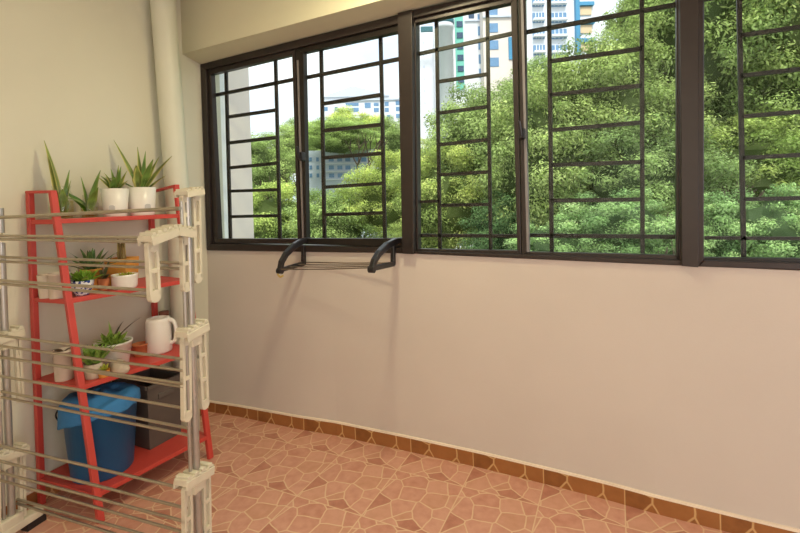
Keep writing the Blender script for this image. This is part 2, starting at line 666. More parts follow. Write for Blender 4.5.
ev = [W(743, y, GY).z for y in (34.8, 75.3, 116.3, 157.8, 199.3)]
zh = W(677, 4, GY).z
zb = W(742, 238.2, GY).z
xv = W(741.6, 120, GY).x
XE = XR - 0.03
xs2 = [xv, xv + 0.37, xv + 0.76, xv + 1.13]
G3 = [gb(x, 1.01, x, 2.20) for x in xs2] + [gb(W(702, 100, GY).x, zh, XE, zh), gb(W(702, 100, GY).x, zb, XE, zb)]
for a_, b_ in ((xs2[0], xs2[1]), (xs2[2], xs2[3])):
    G3 += [gb(a_, z, b_, z) for z in ev]
L3 = quad((694.5, -52), (703, -52), (703, 266.4), (696.5, 266.2))
SA, SB = (quad((702, -46), (702, -46), (702.5, 262.5), (702.5, 262.5))), quad((704.8, -40), (704.8, -40), (704, 257.7), (704, 257.7))
XM = (xs2[1] + xs2[2]) / 2
make_window('window_3',
            [L3[0], (XR - .005, 2.232), (XR - .005, .985), L3[3]],
            [(W(703, -44).x, 2.20), (XE, 2.20), (XE, 1.018), xz(703.5, 260)],
            [([(W(702, -46).x, 2.205), (XM, 2.205), (XM, 1.012), xz(702.5, 262.5)], [(W(704.8, -40).x, 2.18), (XM - .03, 2.18), (XM - .03, 1.036), xz(704, 257.7)], 'frame_dark', None),
             ([(XM, 2.205), (XE + .005, 2.205), (XE + .005, 1.012), (XM, 1.012)], [(XM + .03, 2.18), (XE - .03, 2.18), (XE - .03, 1.036), (XM + .03, 1.036)], 'frame_dark', None)],
            G3)
# mullions between the bays
for i, (pts, mt) in enumerate([([(399.8, 15), (414.2, 11.5), (416, 253.6), (404.5, 253)], 'frame'), ([(678.5, -50), (697.8, -54), (697.5, 266.4), (680.5, 265)], 'frame')]):
    mb = MB()
    quadbar(mb, pts, FY0 - 0.016, FY1 + 0.01)
    # a raised bead down the face
    c0 = ((pts[0][0] + pts[1][0]) / 2, (pts[0][1] + pts[1][1]) / 2)
    c1 = ((pts[2][0] + pts[3][0]) / 2, (pts[2][1] + pts[3][1]) / 2)
    linebar(mb, c0, c1, 3.0, FY0 - 0.021, FY0 - 0.010, 0)
    struct(bevel(mb.build('trim_%d' % (4 + i), M[mt]), 0.003))

# ------------------------------------------------------------------ drain pipe in the corner
t = thing('drain_pipe', (0.095, -0.262, 0), 'cream painted round drain pipe in the corner beside the windows', 'pipe')
mb = MB()
mb.tube([(0, 0.012, 0), (0, 0.0, 1.2), (0, -0.03, 1.9), (0, -0.06, ZC)], 0.062, 28)
mb.build('pipe_shaft', M['pipe'], t)
mb = MB()
mb.tube([(0, 0.008, 0.42), (0, 0.008, 0.5)], 0.069, 28)
mb.build('pipe_collar', M['pipe'], t)

# ------------------------------------------------------------------ sill clothes dryer (two arms and cords)
t = thing('wall_clothesline', W(345, 250), 'black armed retractable clothesline mounted on the sill of the left window', 'clothesline')
lo = t.location.copy()
ARMS = []
for (wpx, outer, inner) in [
    ((305, 242), [(310, 239.5), (302, 241), (294, 246), (286, 254), (281.5, 262), (280, 270), (282.5, 272)],
     [(303.5, 263.5), (303.8, 250.5), (303.5, 246.5), (310, 245)]),
    ((398, 242), [(403, 240), (395, 241.5), (387, 245.5), (379, 253), (374, 261), (371.8, 268.5), (374, 271.5)],
     [(393, 264), (393.3, 251), (393, 247), (402, 245.5)])]:
    X0 = W(*wpx).x
    pr = lambda px, py: on(px, py, 0, X0)
    # the arm lies in a plane square to the wall: arched top bar, straight lower bar, strut
    top = [pr(*q) for q in outer[:6]]
    tip = pr(*outer[5])
    heel = pr(*inner[0])
    strut_top = pr(*inner[1])
    mb = MB()
    rs = [(0.030, 0.020)] * 6
    hs = [0.020, 0.022, 0.022, 0.020, 0.018, 0.016]
    vs, fs = [], []
    for i, p in enumerate(top):
        d = (top[min(i + 1, 5)] - top[max(i - 1, 0)]).normalized()
        nn = Vector((0, -d.z, d.y)).normalized()
        for sx, sn in ((-1, -1), (1, -1), (1, 1), (-1, 1)):
            vs.append(p + Vector((sx * 0.012, 0, 0)) + nn * sn * hs[i] * 0.75)
    for i in range(5):
        for k in range(4):
            fs.append((4 * i + k, 4 * i + (k + 1) % 4, 4 * i + 4 + (k + 1) % 4, 4 * i + 4 + k))
    fs += [(3, 2, 1, 0), (20, 21, 22, 23)]
    mb.add(vs, fs)
    mb.bar(tip, heel, 0.022, 0.024)
    mb.bar(heel + Vector((0, 0, -0.008)), strut_top + Vector((0, 0, 0.03)), 0.020, 0.024, (0, 1, 0))
    mb.tube([tip + Vector((-0.014, 0, -0.004)), tip + Vector((0.014, 0, -0.004))], 0.016, 14)
    o = bevel(mb.build('arm', M['black'], t, None), 0.004)
    o.matrix_parent_inverse = Matrix.Translation(-lo)
    ARMS.append((tip, heel, X0))
(t0, h0, xa), (t1, h1, xb) = ARMS
for k in range(4):
    s = -0.02 + 1.1 * k / 3
    mb = MB()
    A = t0.lerp(h0, s) + Vector((0, 0, 0.004))
    B = t1.lerp(h1, s) + Vector((0, 0, 0.004))
    mb.tube([A, A.lerp(B, 0.5) + Vector((0, 0, -0.003)), B], 0.0032, 6)
    o = mb.build('cord', M['cord'], t)
    o.matrix_parent_inverse = Matrix.Translation(-lo)
mb = MB()
p = t0 + Vector((0.0, -0.004, -0.016))
mb.tube([p + Vector((-0.004, 0, 0.010)), p + Vector((-0.012, 0, -0.008)), p + Vector((0.004, 0, -0.02)), p + Vector((0.022, 0, -0.012))], 0.005, 8)
o = mb.build('hook', M['yellow'], t)
o['label'] = 'yellowish end hook'
o.matrix_parent_inverse = Matrix.Translation(-lo)

# ------------------------------------------------------------------ red ladder shelf
SH = thing('ladder_shelf', (0.03, -0.65, 0), 'red four-tier ladder shelf against the left wall holding potted plants', 'shelf')
YL, YR = -0.925, -0.378     # back posts
# level: z, front x at the left leg, front x at the right leg
LEV = [(1.236, 0.178, 0.325), (0.902, 0.228, 0.362), (0.547, 0.285, 0.40), (0.116, 0.352, 0.452)]
FLT, FRT = Vector((0.157, -0.905, 1.352)), on(176, 186, 1, -0.40)
FLB, FRB = Vector((0.392, -0.898, 0.0)), on(211, 476, 1, -0.40)
FRB.z = 0


def legx(top, bot, z):
    return top.lerp(bot, (top.z - z) / (top.z - bot.z))


def shpart(mb, name, b=0.003):
    o = mb.build(name, M['red'], SH)
    o.matrix_parent_inverse = Matrix.Translation(-SH.location)
    return bevel(o, b) if b else o


for y in (YL, YR):
    mb = MB()
    mb.box((0.014, y - 0.011, 0), (0.040, y + 0.011, 1.352))
    shpart(mb, 'back_post')
for (tp, bt) in ((FLT, FLB), (FRT, FRB)):
    mb = MB()
    mb.bar(bt, tp, 0.026, 0.020, (1, 0, 0))
    shpart(mb, 'front_leg')
for (y, tp) in ((YL, FLT), (YR, FRT)):
    mb = MB()
    mb.bar((0.014, y, 1.356), tp + Vector((0.010, 0, 0.002)), 0.026, 0.012)
    shpart(mb, 'top_rail')
SHELF = []
for z, xl, xr in LEV:
    l = legx(FLT, FLB, z)
    r = legx(FRT, FRB, z)
    bl, br = Vector((0.014, YL, z)), Vector((0.014, YR, z))
    fl, frr = Vector((l.x, l.y, z)), Vector((r.x, r.y, z))
    SHELF.append((bl, br, frr, fl))
    mb = MB()
    dn = Vector((0, 0, -0.014))
    mb.prism([bl, br, frr, fl], [p + dn for p in (bl, br, frr, fl)])
    # rims
    for a, b in ((bl, fl), (br, frr)):
        mb.bar(a + Vector((0, 0, -0.009)), b + Vector((0, 0, -0.009)), 0.018, 0.020)
    mb.bar(fl + Vector((0.0, 0, -0.008)), frr + Vector((0.0, 0, -0.008)), 0.020, 0.020)
    shpart(mb, 'shelf_board', 0.002)


def shelf_pt(level, px, py):
    return on(px, py, 2, LEV[level][0])


# ------------------------------------------------------------------ pots and plants
def pot_profile(h, r0, r1, th=0.005, lip=0.0):
    return [(0, 0), (r0 * 0.96, 0), (r0, 0.004), (r1, h - lip), (r1 + (0.004 if lip else 0), h - lip), (r1 + (0.004 if lip else 0), h - 0.001), (r1 - 0.002, h), (r1 - th, h - 0.002), (r1 - th, h - 0.018), (0, h - 0.018)]


def pot(name, loc, h, r0, r1, mt, label, cat, sx=1, sy=1, lip=0.0, soil=True, group=None, rz=0):
    t = thing(name, loc, label, cat, group)
    t.rotation_euler.z = rz
    mb = MB()
    mb.lathe(pot_profile(h, r0, r1, lip=lip), 36, sx=sx, sy=sy)
    mb.build('pot', M[mt], t)
    if soil:
        mb = MB()
        mb.lathe([(r1 - 0.0055, h - 0.0165), ((r1 - .006) * 0.5, h - 0.012), (0.001, h - 0.011)], 24, sx=sx, sy=sy)
        mb.build('soil', M['soil'], t)
    return t


def foliage(t, blades, name='leaves'):
    mb = MB()
    for b in blades:
        mb.blade(**b)
    return mb.build(name, M['leaf'], t)


def toward(px0, py0, px1, py1):
    pass


VIEW = math.atan2(RT.y, RT.x)     # azimuth of "to the right" as seen by the camera
SN = dict(c0=(126, 144, 70), c1=(234, 222, 138), tip=(190, 190, 100))
SD = dict(c0=(112, 144, 72), c1=(160, 178, 92), tip=(140, 160, 80))


def bl(base, dirn, lean, L, w, bend=0.1, sp=SN, depth=0.0, tw=0.2):
    """dirn +1 leans right in view, -1 left; depth turns it towards (-) or away (+)"""
    az = VIEW + (0 if dirn > 0 else PI) + depth
    return dict(base=base, az=az, lean=lean, L=L * 1.12, w=w * 1.9, bend=bend, twist=tw, **sp)


def height_between(p, py0, py1):
    d = (Vector(p) - CAM).dot(FW)
    return abs(py1 - py0) * d / FPX


# scale on the shelf: about 1 px = depth / 444 m
def sc(p):
    return (Vector(p) - CAM).dot(FW) / FPX


# --- top shelf
def tops(px, back):
    """a spot on the top shelf: px column, fraction of the depth from the wall"""
    bl_, br_, fr_, fl_ = SHELF[0]
    x = 0.03 + back * 0.15
    d = ray(px, 205)
    tt = (x - CAM.x) / d.x
    q = CAM + d * tt
    return Vector((q.x, q.y, LEV[0][0]))


ROW = (208, 288, 360, 460)


def spot(level, px, frac):
    """a spot on shelf `level` under photo column px, frac of the way from wall to front edge"""
    bl_, br_, fr_, fl_ = SHELF[level]
    x = 0.03
    for _ in range(4):
        d = ray(px, ROW[level])
        q = CAM + d * ((x - CAM.x) / d.x)
        k = min(1, max(0, (q.y - YL) / (YR - YL)))
        xf = fl_.x * (1 - k) + fr_.x * k
        x = 0.044 + frac * (xf - 0.044)
    d = ray(px, ROW[level])
    q = CAM + d * ((x - CAM.x) / d.x)
    return Vector((q.x, q.y, LEV[level][0] + 0.0005))


p = spot(0, 62, 0.5)
s = sc(p)
t = thing('plant_jar', p, 'clear glass jar with a tall variegated snake plant, left end of the top shelf', 'potted plant')
mb = MB()
mb.lathe([(0.001, 0.001), (11 * s, 0.001), (12.5 * s, 0.008), (13 * s, 12 * s), (11.5 * s, 22 * s), (8.5 * s, 29 * s), (9.5 * s, 33 * s)], 28)
mb.build('glass_jar', M['jar'], t)
mb = MB()
mb.lathe([(0.001, 0.004), (10 * s, 0.004), (11.4 * s, 10 * s), (10.8 * s, 18 * s), (0.001, 18 * s)], 24)
mb.build('water', M['water'], t)
foliage(t, [bl((-0.006, 0, 0.012), -1, 0.10, 70 * s, 8 * s, 0.22), bl((0, 0.004, 0.012), -1, 0.06, 58 * s, 7.5 * s, 0.25, depth=.4), bl((0.004, 0, 0.012), -1, .25, 46 * s, 5 * s, .3, depth=-.5),
            bl((0.008, 0, 0.012), 1, 0.08, 42 * s, 6 * s, 0.22, SD), bl((0.01, 0.004, 0.012), 1, .12, 33 * s, 5.5 * s, .15, depth=.8), bl((0.01, 0, 0.01), 1, .2, 26 * s, 7 * s, .3, SD, depth=-.9),
            bl((-0.012, 0, 0.01), -1, .1, 26 * s, 8 * s, .0, SD, depth=-.6)])
mb = MB()
for k in range(16):
    a = random.uniform(0, 2 * PI)
    r = random.uniform(0.2, 0.9) * 10 * s
    mb.tube([(0, 0, 0.05), (r * .6 * math.cos(a), r * .6 * math.sin(a), 0.03), (r * math.cos(a), r * math.sin(a), 0.008)], 0.0016, 5)
mb.build('roots', M['root'], t)

p = spot(0, 89.5, 0.5)
s = sc(p)
t = thing('plant_jar', p, 'small clear glass jar with a young leafy cutting, between snake plant and white pots', 'potted plant')
mb = MB()
mb.lathe([(0.001, 0.001), (8.5 * s, 0.001), (9.2 * s, 0.005), (9.2 * s, 14 * s), (6.2 * s, 18 * s), (6.6 * s, 23 * s)], 24)
mb.build('glass_jar', M['jar'], t)
mb = MB()
mb.lathe([(0.001, 0.003), (7.6 * s, 0.003), (8.1 * s, 11 * s), (0.001, 11 * s)], 20)
mb.build('water', M['water'], t)
foliage(t, [bl((0, 0, 0.012), 1, .12, 42 * s, 8 * s, .35, SD), bl((0, 0, 0.012), -1, .45, 40 * s, 9 * s, .9, dict(c0=(78, 128, 48), c1=(120, 160, 66), tip=(110, 150, 60))), bl((0.002, 0, .03), -1, .5, 26 * s, 8 * s, 1.0, SD, depth=.5),
            bl((0.0, 0.0, .02), 1, .3, 30 * s, 6 * s, .7, dict(c0=(110, 140, 60), c1=(150, 170, 90), tip=(130, 150, 70)), depth=-.5), bl((-.004, 0, .01), -1, .1, 36 * s, 4 * s, .2, SD)])
mb = MB()
for k in range(14):
    a = random.uniform(0, 2 * PI)
    r = random.uniform(0.2, 0.9) * 7.5 * s
    mb.tube([(0, 0, 0.04), (r * .6 * math.cos(a), r * .6 * math.sin(a), 0.025), (r * math.cos(a), r * math.sin(a), 0.006)], 0.0018, 5)
mb.build('roots', M['root'], t)


def emblem_pot(px, frac, w_top, w_bot, h, lab, blades, emb):
    p = spot(0, px, frac)
    s = sc(p)
    t = pot('potted_snake_plant', p, h * s, w_bot / 2 * s, w_top / 2 * s, 'white_pot', lab, 'potted plant', group=None)
    # small raised emblem on the face that looks into the room
    d = (CAM - p)
    az = math.atan2(d.y, d.x) + emb
    mb = MB()
    zz = h * s * 0.28
    rr = (w_bot / 2 + (w_top - w_bot) / 2 * 0.28) * s
    c = Vector((math.cos(az) * (rr + 0.0008), math.sin(az) * (rr + 0.0008), zz))
    sd = Vector((-math.sin(az), math.cos(az), 0))
    nr = Vector((math.cos(az), math.sin(az), 0))
    q = 3.6 * s
    loop = []
    for k in range(20):
        a = 2 * PI * k / 20
        ca, sa = math.cos(a), math.sin(a)
        sq = 1 / max(abs(ca), abs(sa)) ** 0.55
        loop.append(c + sd * ca * q * sq * .9 + Vector((0, 0, 1)) * sa * q * sq)
    mb.prism([v - nr * 0.003 for v in loop], [v + nr * 0.0012 for v in loop])
    o = mb.build('emblem', M['emblem'], t)
    o['label'] = 'small rounded-square emblem pressed into the pot'
    # water level slot
    foliage(t, [dict(b, base=Vector(b['base']) + Vector((0, 0, h * s - 0.02)), L=b['L'] * s, w=b['w'] * s) for b in blades])
    return t


emblem_pot(115.5, 0.62, 29, 23, 28, 'white pot with a small bushy snake plant, left of two on the top shelf',
           [bl((0.0, 0, 0), -1, .25, 21, 5, .5), bl((0.01, 0, 0), -1, .1, 22, 5, .2, SD), bl((-.01, 0, 0), -1, .6, 25, 5, .5), bl((0.015, .01, 0), 1, .25, 22, 5, .4), bl((.02, 0, 0), 1, .1, 24, 6, .2, SD), bl((0, -.01, 0), 1, .4, 18, 5, .5, SD, depth=-.8),
            bl((-.015, .01, 0), -1, .35, 20, 5, .6, SD, depth=.9), bl((.02, -.01, 0), 1, .7, 18, 5, .4), bl((0.005, 0.012, 0), 1, .02, 25, 5, .1)], -0.28)
emblem_pot(142.5, 0.6, 30, 25, 28, 'white pot with a large fanned snake plant, right of two on the top shelf',
           [bl((-.012, 0, 0), -1, .45, 54, 6.5, .12), bl((-.02, 0, 0), -1, 1.0, 46, 5, .45, SD), bl((-.008, 0.005, 0), -1, .5, 40, 6.5, .1, SD), bl((0, 0, 0), -1, .05, 40, 6.5, .05), bl((0.004, 0, 0), 1, .08, 36, 7, .1, SD), bl((0.012, 0, 0), 1, .4, 36, 6, .25),
            bl((.018, 0, 0), 1, .62, 44, 6.5, .3), bl((.016, -.01, 0), 1, .5, 35, 6, .3, SD, depth=-.5), bl((-.01, -.01, 0), -1, .3, 26, 7, .2, depth=-.8), bl((0.02, 0.01, 0), 1, .85, 26, 5, .3), bl((0, -.015, 0), 1, .2, 24, 6, .3, depth=-1.2)], 0.42)

# --- second shelf
p = spot(1, 48.5, 0.30)
s = sc(p)
pot('plant_pot', p, 23 * s, 9 * s, 10.5 * s, 'beige_pot', 'empty beige pot at the back left of the second shelf', 'pot', soil=False)
p = spot(1, 59, 0.58)
s = sc(p)
pot('plant_pot', p, 25 * s, 9.6 * s, 10.6 * s, 'beige_pot', 'empty beige pot behind the left leg on the second shelf, in front', 'pot', soil=True, lip=0.008)

SUC = dict(c0=(118, 158, 52), c1=(150, 186, 80), tip=(170, 196, 96))


def rosette(n, L, w, sp=SUC, z=0.0, lean0=.2, lean1=1.1, rad=0.004):
    out = []
    for k in range(n):
        a = k * 2.4
        f = k / n
        out.append(dict(base=(rad * math.cos(a), rad * math.sin(a), z), az=a, lean=lean0 + (lean1 - lean0) * f, L=L * (0.75 + .4 * f), w=w * 1.3, bend=.35, twist=.1, **sp))
    return out


p = spot(1, 82, 0.74)
s = sc(p)
t = thing('porcelain_bowl', p, 'blue and white porcelain bowl planted with a bright green succulent', 'potted plant')
mb = MB()
mb.lathe([(0.001, 0.0), (7 * s, 0.0), (7.2 * s, 1.5 * s), (10.5 * s, 6 * s), (12.2 * s, 12 * s), (12.6 * s, 15 * s), (12 * s, 15 * s), (11.4 * s, 11.5 * s), (0.001, 11.5 * s)], 36)
# blue painted band on white
mt, nt, b = nodes('blue_white_porcelain')
tc = N(nt, 'ShaderNodeTexCoord')
nzz = N(nt, 'ShaderNodeTexNoise', i_Scale=70.0, i_Detail=2.0)
nt.links.new(tc.outputs['Object'], nzz.inputs['Vector'])
rp = N(nt, 'ShaderNodeValToRGB')
rp.color_ramp.interpolation = 'CONSTANT'
rp.color_ramp.elements[0].color = (*lin((40, 62, 130)), 1)
rp.color_ramp.elements[1].position = 0.5
rp.color_ramp.elements[1].color = (*lin((226, 228, 232)), 1)
nt.links.new(nzz.outputs['Fac'], rp.inputs['Fac'])
nt.links.new(rp.outputs['Color'], b.inputs['Base Color'])
b.inputs['Roughness'].default_value = 0.2
M['porcelain'] = mt
mb.build('bowl', M['porcelain'], t)
mb = MB()
mb.lathe([(11.2 * s, 11.6 * s), (0.001, 13 * s)], 24)
mb.build('soil', M['soil'], t)
foliage(t, [dict(b, base=Vector(b['base']) + Vector(((k % 3 - 1) * 6 * s, (k % 2) * 4 * s, 12 * s))) for k, b in enumerate(rosette(34, 18 * s, 5.5 * s))])

p = spot(1, 92, 0.40)
s = sc(p)
t = pot('potted_agave', p, 22 * s, 9 * s, 11 * s, 'orange_pot', 'orange pot with a dark spiky agave behind the porcelain bowl', 'potted plant', lip=0.008)
AG = dict(c0=(84, 116, 70), c1=(124, 148, 88), tip=(130, 140, 80))
foliage(t, [dict(b, base=Vector(b['base']) + Vector((0, 0, 18 * s))) for b in rosette(17, 33 * s, 5.5 * s, AG, lean0=.1, lean1=1.15)])

p = spot(1, 123, 0.36)
s = sc(p)
t = thing('potted_plant', p, 'square orange planter with upright striped leaves at the back of the second shelf', 'potted plant')
mb = MB()
rr = 15 * s
hh = 27 * s
mb.lathe([(0.001, 0), (rr * .88 * 1.2, 0), (rr * 1.2, hh), (rr * 1.12, hh), (rr * 1.08, hh - .02), (0.001, hh - .02)], 4, smooth=False)
o = bevel(mb.build('planter', M['orange_pot'], t), 0.004)
o.rotation_euler.z = VIEW + PI / 4
mb = MB()
mb.lathe([(rr * 1.06, hh - .018), (0.001, hh - .014)], 4)
o = mb.build('soil', M['soil'], t)
o.rotation_euler.z = VIEW + PI / 4
mb = MB()
mb.col = lin((140, 116, 70))
mb.tube([(-.008, 0, hh - .02), (-.01, 0, hh + 6 * s), (-.006, 0, hh + 12 * s)], [3.5 * s, 3.2 * s, 1.5 * s], 10)
mb.tube([(.006, .006, hh - .02), (.005, .006, hh + 5 * s), (.008, .006, hh + 10 * s)], [3 * s, 2.6 * s, 1.2 * s], 10)
mb.build('stem', M['leaf'], t)
ST = dict(c0=(116, 104, 60), c1=(206, 188, 124), tip=(150, 130, 80))
foliage(t, [bl((-.012, 0, hh - 4 * s), -1, .05, 24 * s, 5.5 * s, .12, ST), bl((.008, 0, hh - 4 * s), 1, .05, 21 * s, 5.5 * s, .15, ST), bl((0, .006, hh - 4 * s), 1, .02, 20 * s, 5 * s, .05, ST, depth=1.2), bl((0, -.006, hh - 4 * s), -1, .1, 17 * s, 5 * s, .2, ST, depth=-1.2)])

p = spot(1, 125, 0.80)
s = sc(p)
t = thing('potted_succulent', p, 'shallow white round pot of yellow-green succulents on the second shelf', 'potted plant')
mb = MB()
mb.lathe([(0.001, 0), (12 * s, 0), (13 * s, 2 * s), (13.5 * s, 12 * s), (13.8 * s, 14 * s), (12.9 * s, 14 * s), (12.4 * s, 11 * s), (0.001, 11 * s)], 32)
mb.build('pot', M['white_pot'], t)
mb = MB()
mb.lathe([(12.3 * s, 11.2 * s), (0.001, 12 * s)], 24)
mb.build('soil', M['soil'], t)
YG = dict(c0=(166, 176, 60), c1=(200, 200, 90), tip=(214, 190, 80))
foliage(t, [dict(b, base=Vector(b['base']) + Vector((cx * s, cy * s, 11 * s))) for cx, cy in ((-5, 0), (2, -4), (6, 3), (-1, 5)) for b in rosette(9, 6 * s, 3 * s, YG)])

p = spot(1, 104, 0.62)
s = sc(p)
t = pot('plant_pot', p, 12 * s, 5 * s, 6.5 * s, 'terracotta', 'small brown clay pot with drooping dark leaves on the second shelf', 'potted plant')
DK = dict(c0=(82, 92, 60), c1=(124, 104, 74), tip=(110, 84, 60))
foliage(t, [bl((0, 0, 10 * s), -1, .2, 22 * s, 4 * s, .5, DK), bl((0, 0, 10 * s), 1, .15, 24 * s, 4.5 * s, .5, DK), bl((0, 0, 10 * s), 1, .7, 18 * s, 4 * s, .9, DK, depth=-.6), bl((0, 0, 10 * s), -1, .6, 16 * s, 4 * s, 1.0, DK, depth=.6)])

# --- third shelf
p = spot(2, 63.5, 0.42)
s = sc(p)
t = pot('plant_pot', p, 30 * s, 9 * s, 9.8 * s, 'beige_pot', 'tall beige pot with a withered dark leaf, left end of third shelf', 'potted plant', lip=0.01)
foliage(t, [bl((-.006, 0, 27 * s), -1, .9, 12 * s, 5 * s, .9, dict(c0=(70, 54, 40), c1=(90, 70, 50), tip=(80, 60, 44))), bl((0, 0, 27 * s), 1, .9, 14 * s, 5 * s, .6, dict(c0=(70, 54, 40), c1=(90, 70, 50), tip=(80, 60, 44)))])

p = spot(2, 93, 0.80)
s = sc(p)
t = pot('potted_aloe', p, 15 * s, 8 * s, 9.5 * s, 'stone', 'small pale pot of dense upright aloe on third shelf behind the left leg', 'potted plant')
AL = dict(c0=(124, 160, 72), c1=(164, 192, 100), tip=(180, 196, 110))
foliage(t, [dict(b, base=Vector(b['base']) + Vector((cx * s, cy * s, 13 * s))) for cx, cy in ((-6, 0), (5, 2), (0, -4), (2, 5), (-3, 4)) for b in rosette(12, 22 * s, 4.6 * s, AL, lean0=.05, lean1=.75)])

p = spot(2, 114, 0.56)
s = sc(p)
t = pot('potted_plant', p, 25 * s, 15 * s, 19 * s, 'white_pot', 'wide white pot with lime green leaves in the middle of third shelf', 'potted plant', lip=0.008)
LI = dict(c0=(128, 160, 62), c1=(168, 190, 96), tip=(180, 196, 110))
foliage(t, [dict(b, base=Vector(b['base']) + Vector((cx * s, cy * s, 22 * s))) for cx, cy in ((-9, 0), (-2, -5), (4, 0), (9, -4), (0, 6)) for b in rosette(9, 15 * s, 5 * s, LI, lean0=.1, lean1=1.2)]
        + [bl((.01, 0, 25 * s), 1, .75, 36 * s, 3.5 * s, .35, DK), bl((.0, 0, 25 * s), 1, .3, 22 * s, 3.5 * s, .5, DK), bl((-.012, 0, 25 * s), -1, .1, 18 * s, 3.5 * s, .1, AL)])

p = spot(2, 122, 1.0) + Vector((-0.022, 0, 0))
s = sc(p)
t = thing('rock_ornament', p, 'pale flat rock leaning on the front edge of third shelf', 'rock')
mb = MB()
ring_ = []
rnd = random.Random(3)
prof = [(0.001, 0), (12 * s, 0), (14 * s, 4 * s), (11 * s, 9 * s), (5 * s, 12 * s), (0.001, 13 * s)]
mb.lathe(prof, 14, sx=1.0, sy=.7)
mb.v = [(x * rnd.uniform(.85, 1.12), y * rnd.uniform(.85, 1.1), z) for x, y, z in mb.v]
o = mb.build('rock_body', M['stone'], t)

p = spot(2, 105, 0.98) + Vector((-0.012, 0, 0))
s = sc(p)
t = pot('plant_pot', p, 7.5 * s, 5 * s, 6.5 * s, 'orange_pot', 'tiny orange dish of seedlings at the front edge of third shelf', 'potted plant')
foliage(t, [dict(b, base=Vector(b['base']) + Vector((0, 0, 6 * s))) for b in rosette(10, 9 * s, 3.5 * s, YG, lean0=.1, lean1=1.0)])

p = spot(2, 141, 0.45)
s = sc(p)
t = pot('clay_pot', p, 12 * s, 7.5 * s, 8.5 * s, 'terracotta', 'small terracotta pot beside the white jug on third shelf', 'pot', lip=0.006)

p = spot(2, 159.5, 0.55)
s = sc(p)
t = thing('watering_jug', p, 'white cylindrical watering jug with loop handle, right end of third shelf', 'jug')
mb = MB()
mb.lathe([(0.001, 0), (13 * s, 0), (14 * s, 1.5 * s), (13.6 * s, 17 * s), (13.2 * s, 31 * s), (12.2 * s, 33.5 * s), (9 * s, 34.3 * s), (8.6 * s, 33 * s), (8.6 * s, 28 * s), (0.001, 28 * s)], 36)
mb.build('body', M['white_pot'], t)
mb = MB()
rv = Vector((math.cos(VIEW), math.sin(VIEW), 0))
pts = []
for k in range(13):
    a = -PI / 2 + PI * k / 12
    pts.append(rv * ((12.5 + 8.5 * math.cos(a) ** 0.6 if math.cos(a) > 0 else 12.5) * s) + Vector((0, 0, (20 + 11.5 * math.sin(a)) * s)))
mb.tube(pts, 2.1 * s, 10)
mb.build('handle', M['white_pot'], t)

p = spot(2, 165.5, 0.10)
s = sc(p)
t = thing('bottle', p, 'white bottle with a brown screw cap standing behind the watering jug', 'bottle')
mb = MB()
mb.lathe([(0.001, 0), (7 * s, 0), (7 * s, 17 * s), (4.5 * s, 21 * s), (4.5 * s, 25 * s), (0.001, 25 * s)], 24)
mb.build('body', M['white_pot'], t)
mb = MB()
mb.lathe([(0.001, 0), (5.2 * s, 0), (5.6 * s, 4 * s), (5 * s, 4.4 * s), (0.001, 4.4 * s)], 24, c=(0, 0, 25.1 * s))
mb.build('cap', M['brown'], t)

# --- bottom shelf: bucket with cloth, and a dark crate
p = spot(3, 103, 0.52)
s = sc(p)
t = thing('bucket', p, 'blue plastic bucket with wire handle on the bottom shelf', 'bucket')
BH = 69 * s
mb = MB()
mb.lathe([(0.001, 0), (30 * s, 0), (31 * s, 1.5 * s), (36.5 * s, BH - 5 * s), (39 * s, BH - 5 * s), (39.2 * s, BH), (37 * s, BH), (36 * s, BH - 4 * s), (28 * s, 3 * s), (0.001, 3 * s)], 40)
mb.build('bucket_body', M['blue_bucket'], t)
mb = MB()
pts = []
for k in range(11):
    a = PI * k / 10
    pts.append(-rv * (42 + 9 * math.sin(a)) * s + Vector((0, 0, BH - 2 * s - 22 * s * (k / 10))) + Vector((math.sin(VIEW), -math.cos(VIEW), 0)) * 4 * s * math.sin(a))
mb.tube(pts, 0.9 * s, 6)
mb.build('handle', M['black'], t)
mb = MB()
mb.box((-0.006, -0.006, 0), (0.006, 0.006, 0.02))
q = -rv * 38.5 * s + Vector((0, 0, BH - 12 * s))
mb.v = [tuple(Vector(v) + q) for v in mb.v]
mb.build('handle_lug', M['blue_bucket'], t)

t2 = thing('cloth', p + Vector((0, 0, BH)), 'blue cloth folded over the rim of the bucket', 'cloth')
mb = MB()
seg, rings_ = 56, 14
vs, fs = [], []
rnd = random.Random(5)
for j in range(rings_ + 1):
    f = j / rings_
    for k in range(seg):
        a = 2 * PI * k / seg
        rip = math.sin(3 * a + 1.0) * .5 + math.sin(7 * a + 2) * .3 + math.sin(13 * a) * .2
        if f < .6:
            r = 39 * s * (f / .6)
            z = (10 - 6 * (f / .6) ** 2) * s + rip * 3.0 * s * f + 2.4 * s * math.sin(4 * f * PI + a * 2)
        else:
            g = (f - .6) / .4
            r = (39.6 + .8 * g + rip * 1.2 * g) * s
            drop = 14 - 6 * math.cos(a - VIEW) + rip * 3
            z = 4 * s + rip * 1.3 * s - drop * s * g
        vs.append((r * math.cos(a), r * math.sin(a), z))
for j in range(rings_):
    for k in range(seg):
        k2 = (k + 1) % seg
        fs.append((j * seg + k, j * seg + k2, (j + 1) * seg + k2, (j + 1) * seg + k))
mb.add(vs, fs, True)
o = mb.build('cloth_sheet', M['blue_cloth'], t2)
so = o.modifiers.new('thick', 'SOLIDIFY')
so.thickness = 0.003
so.offset = 1

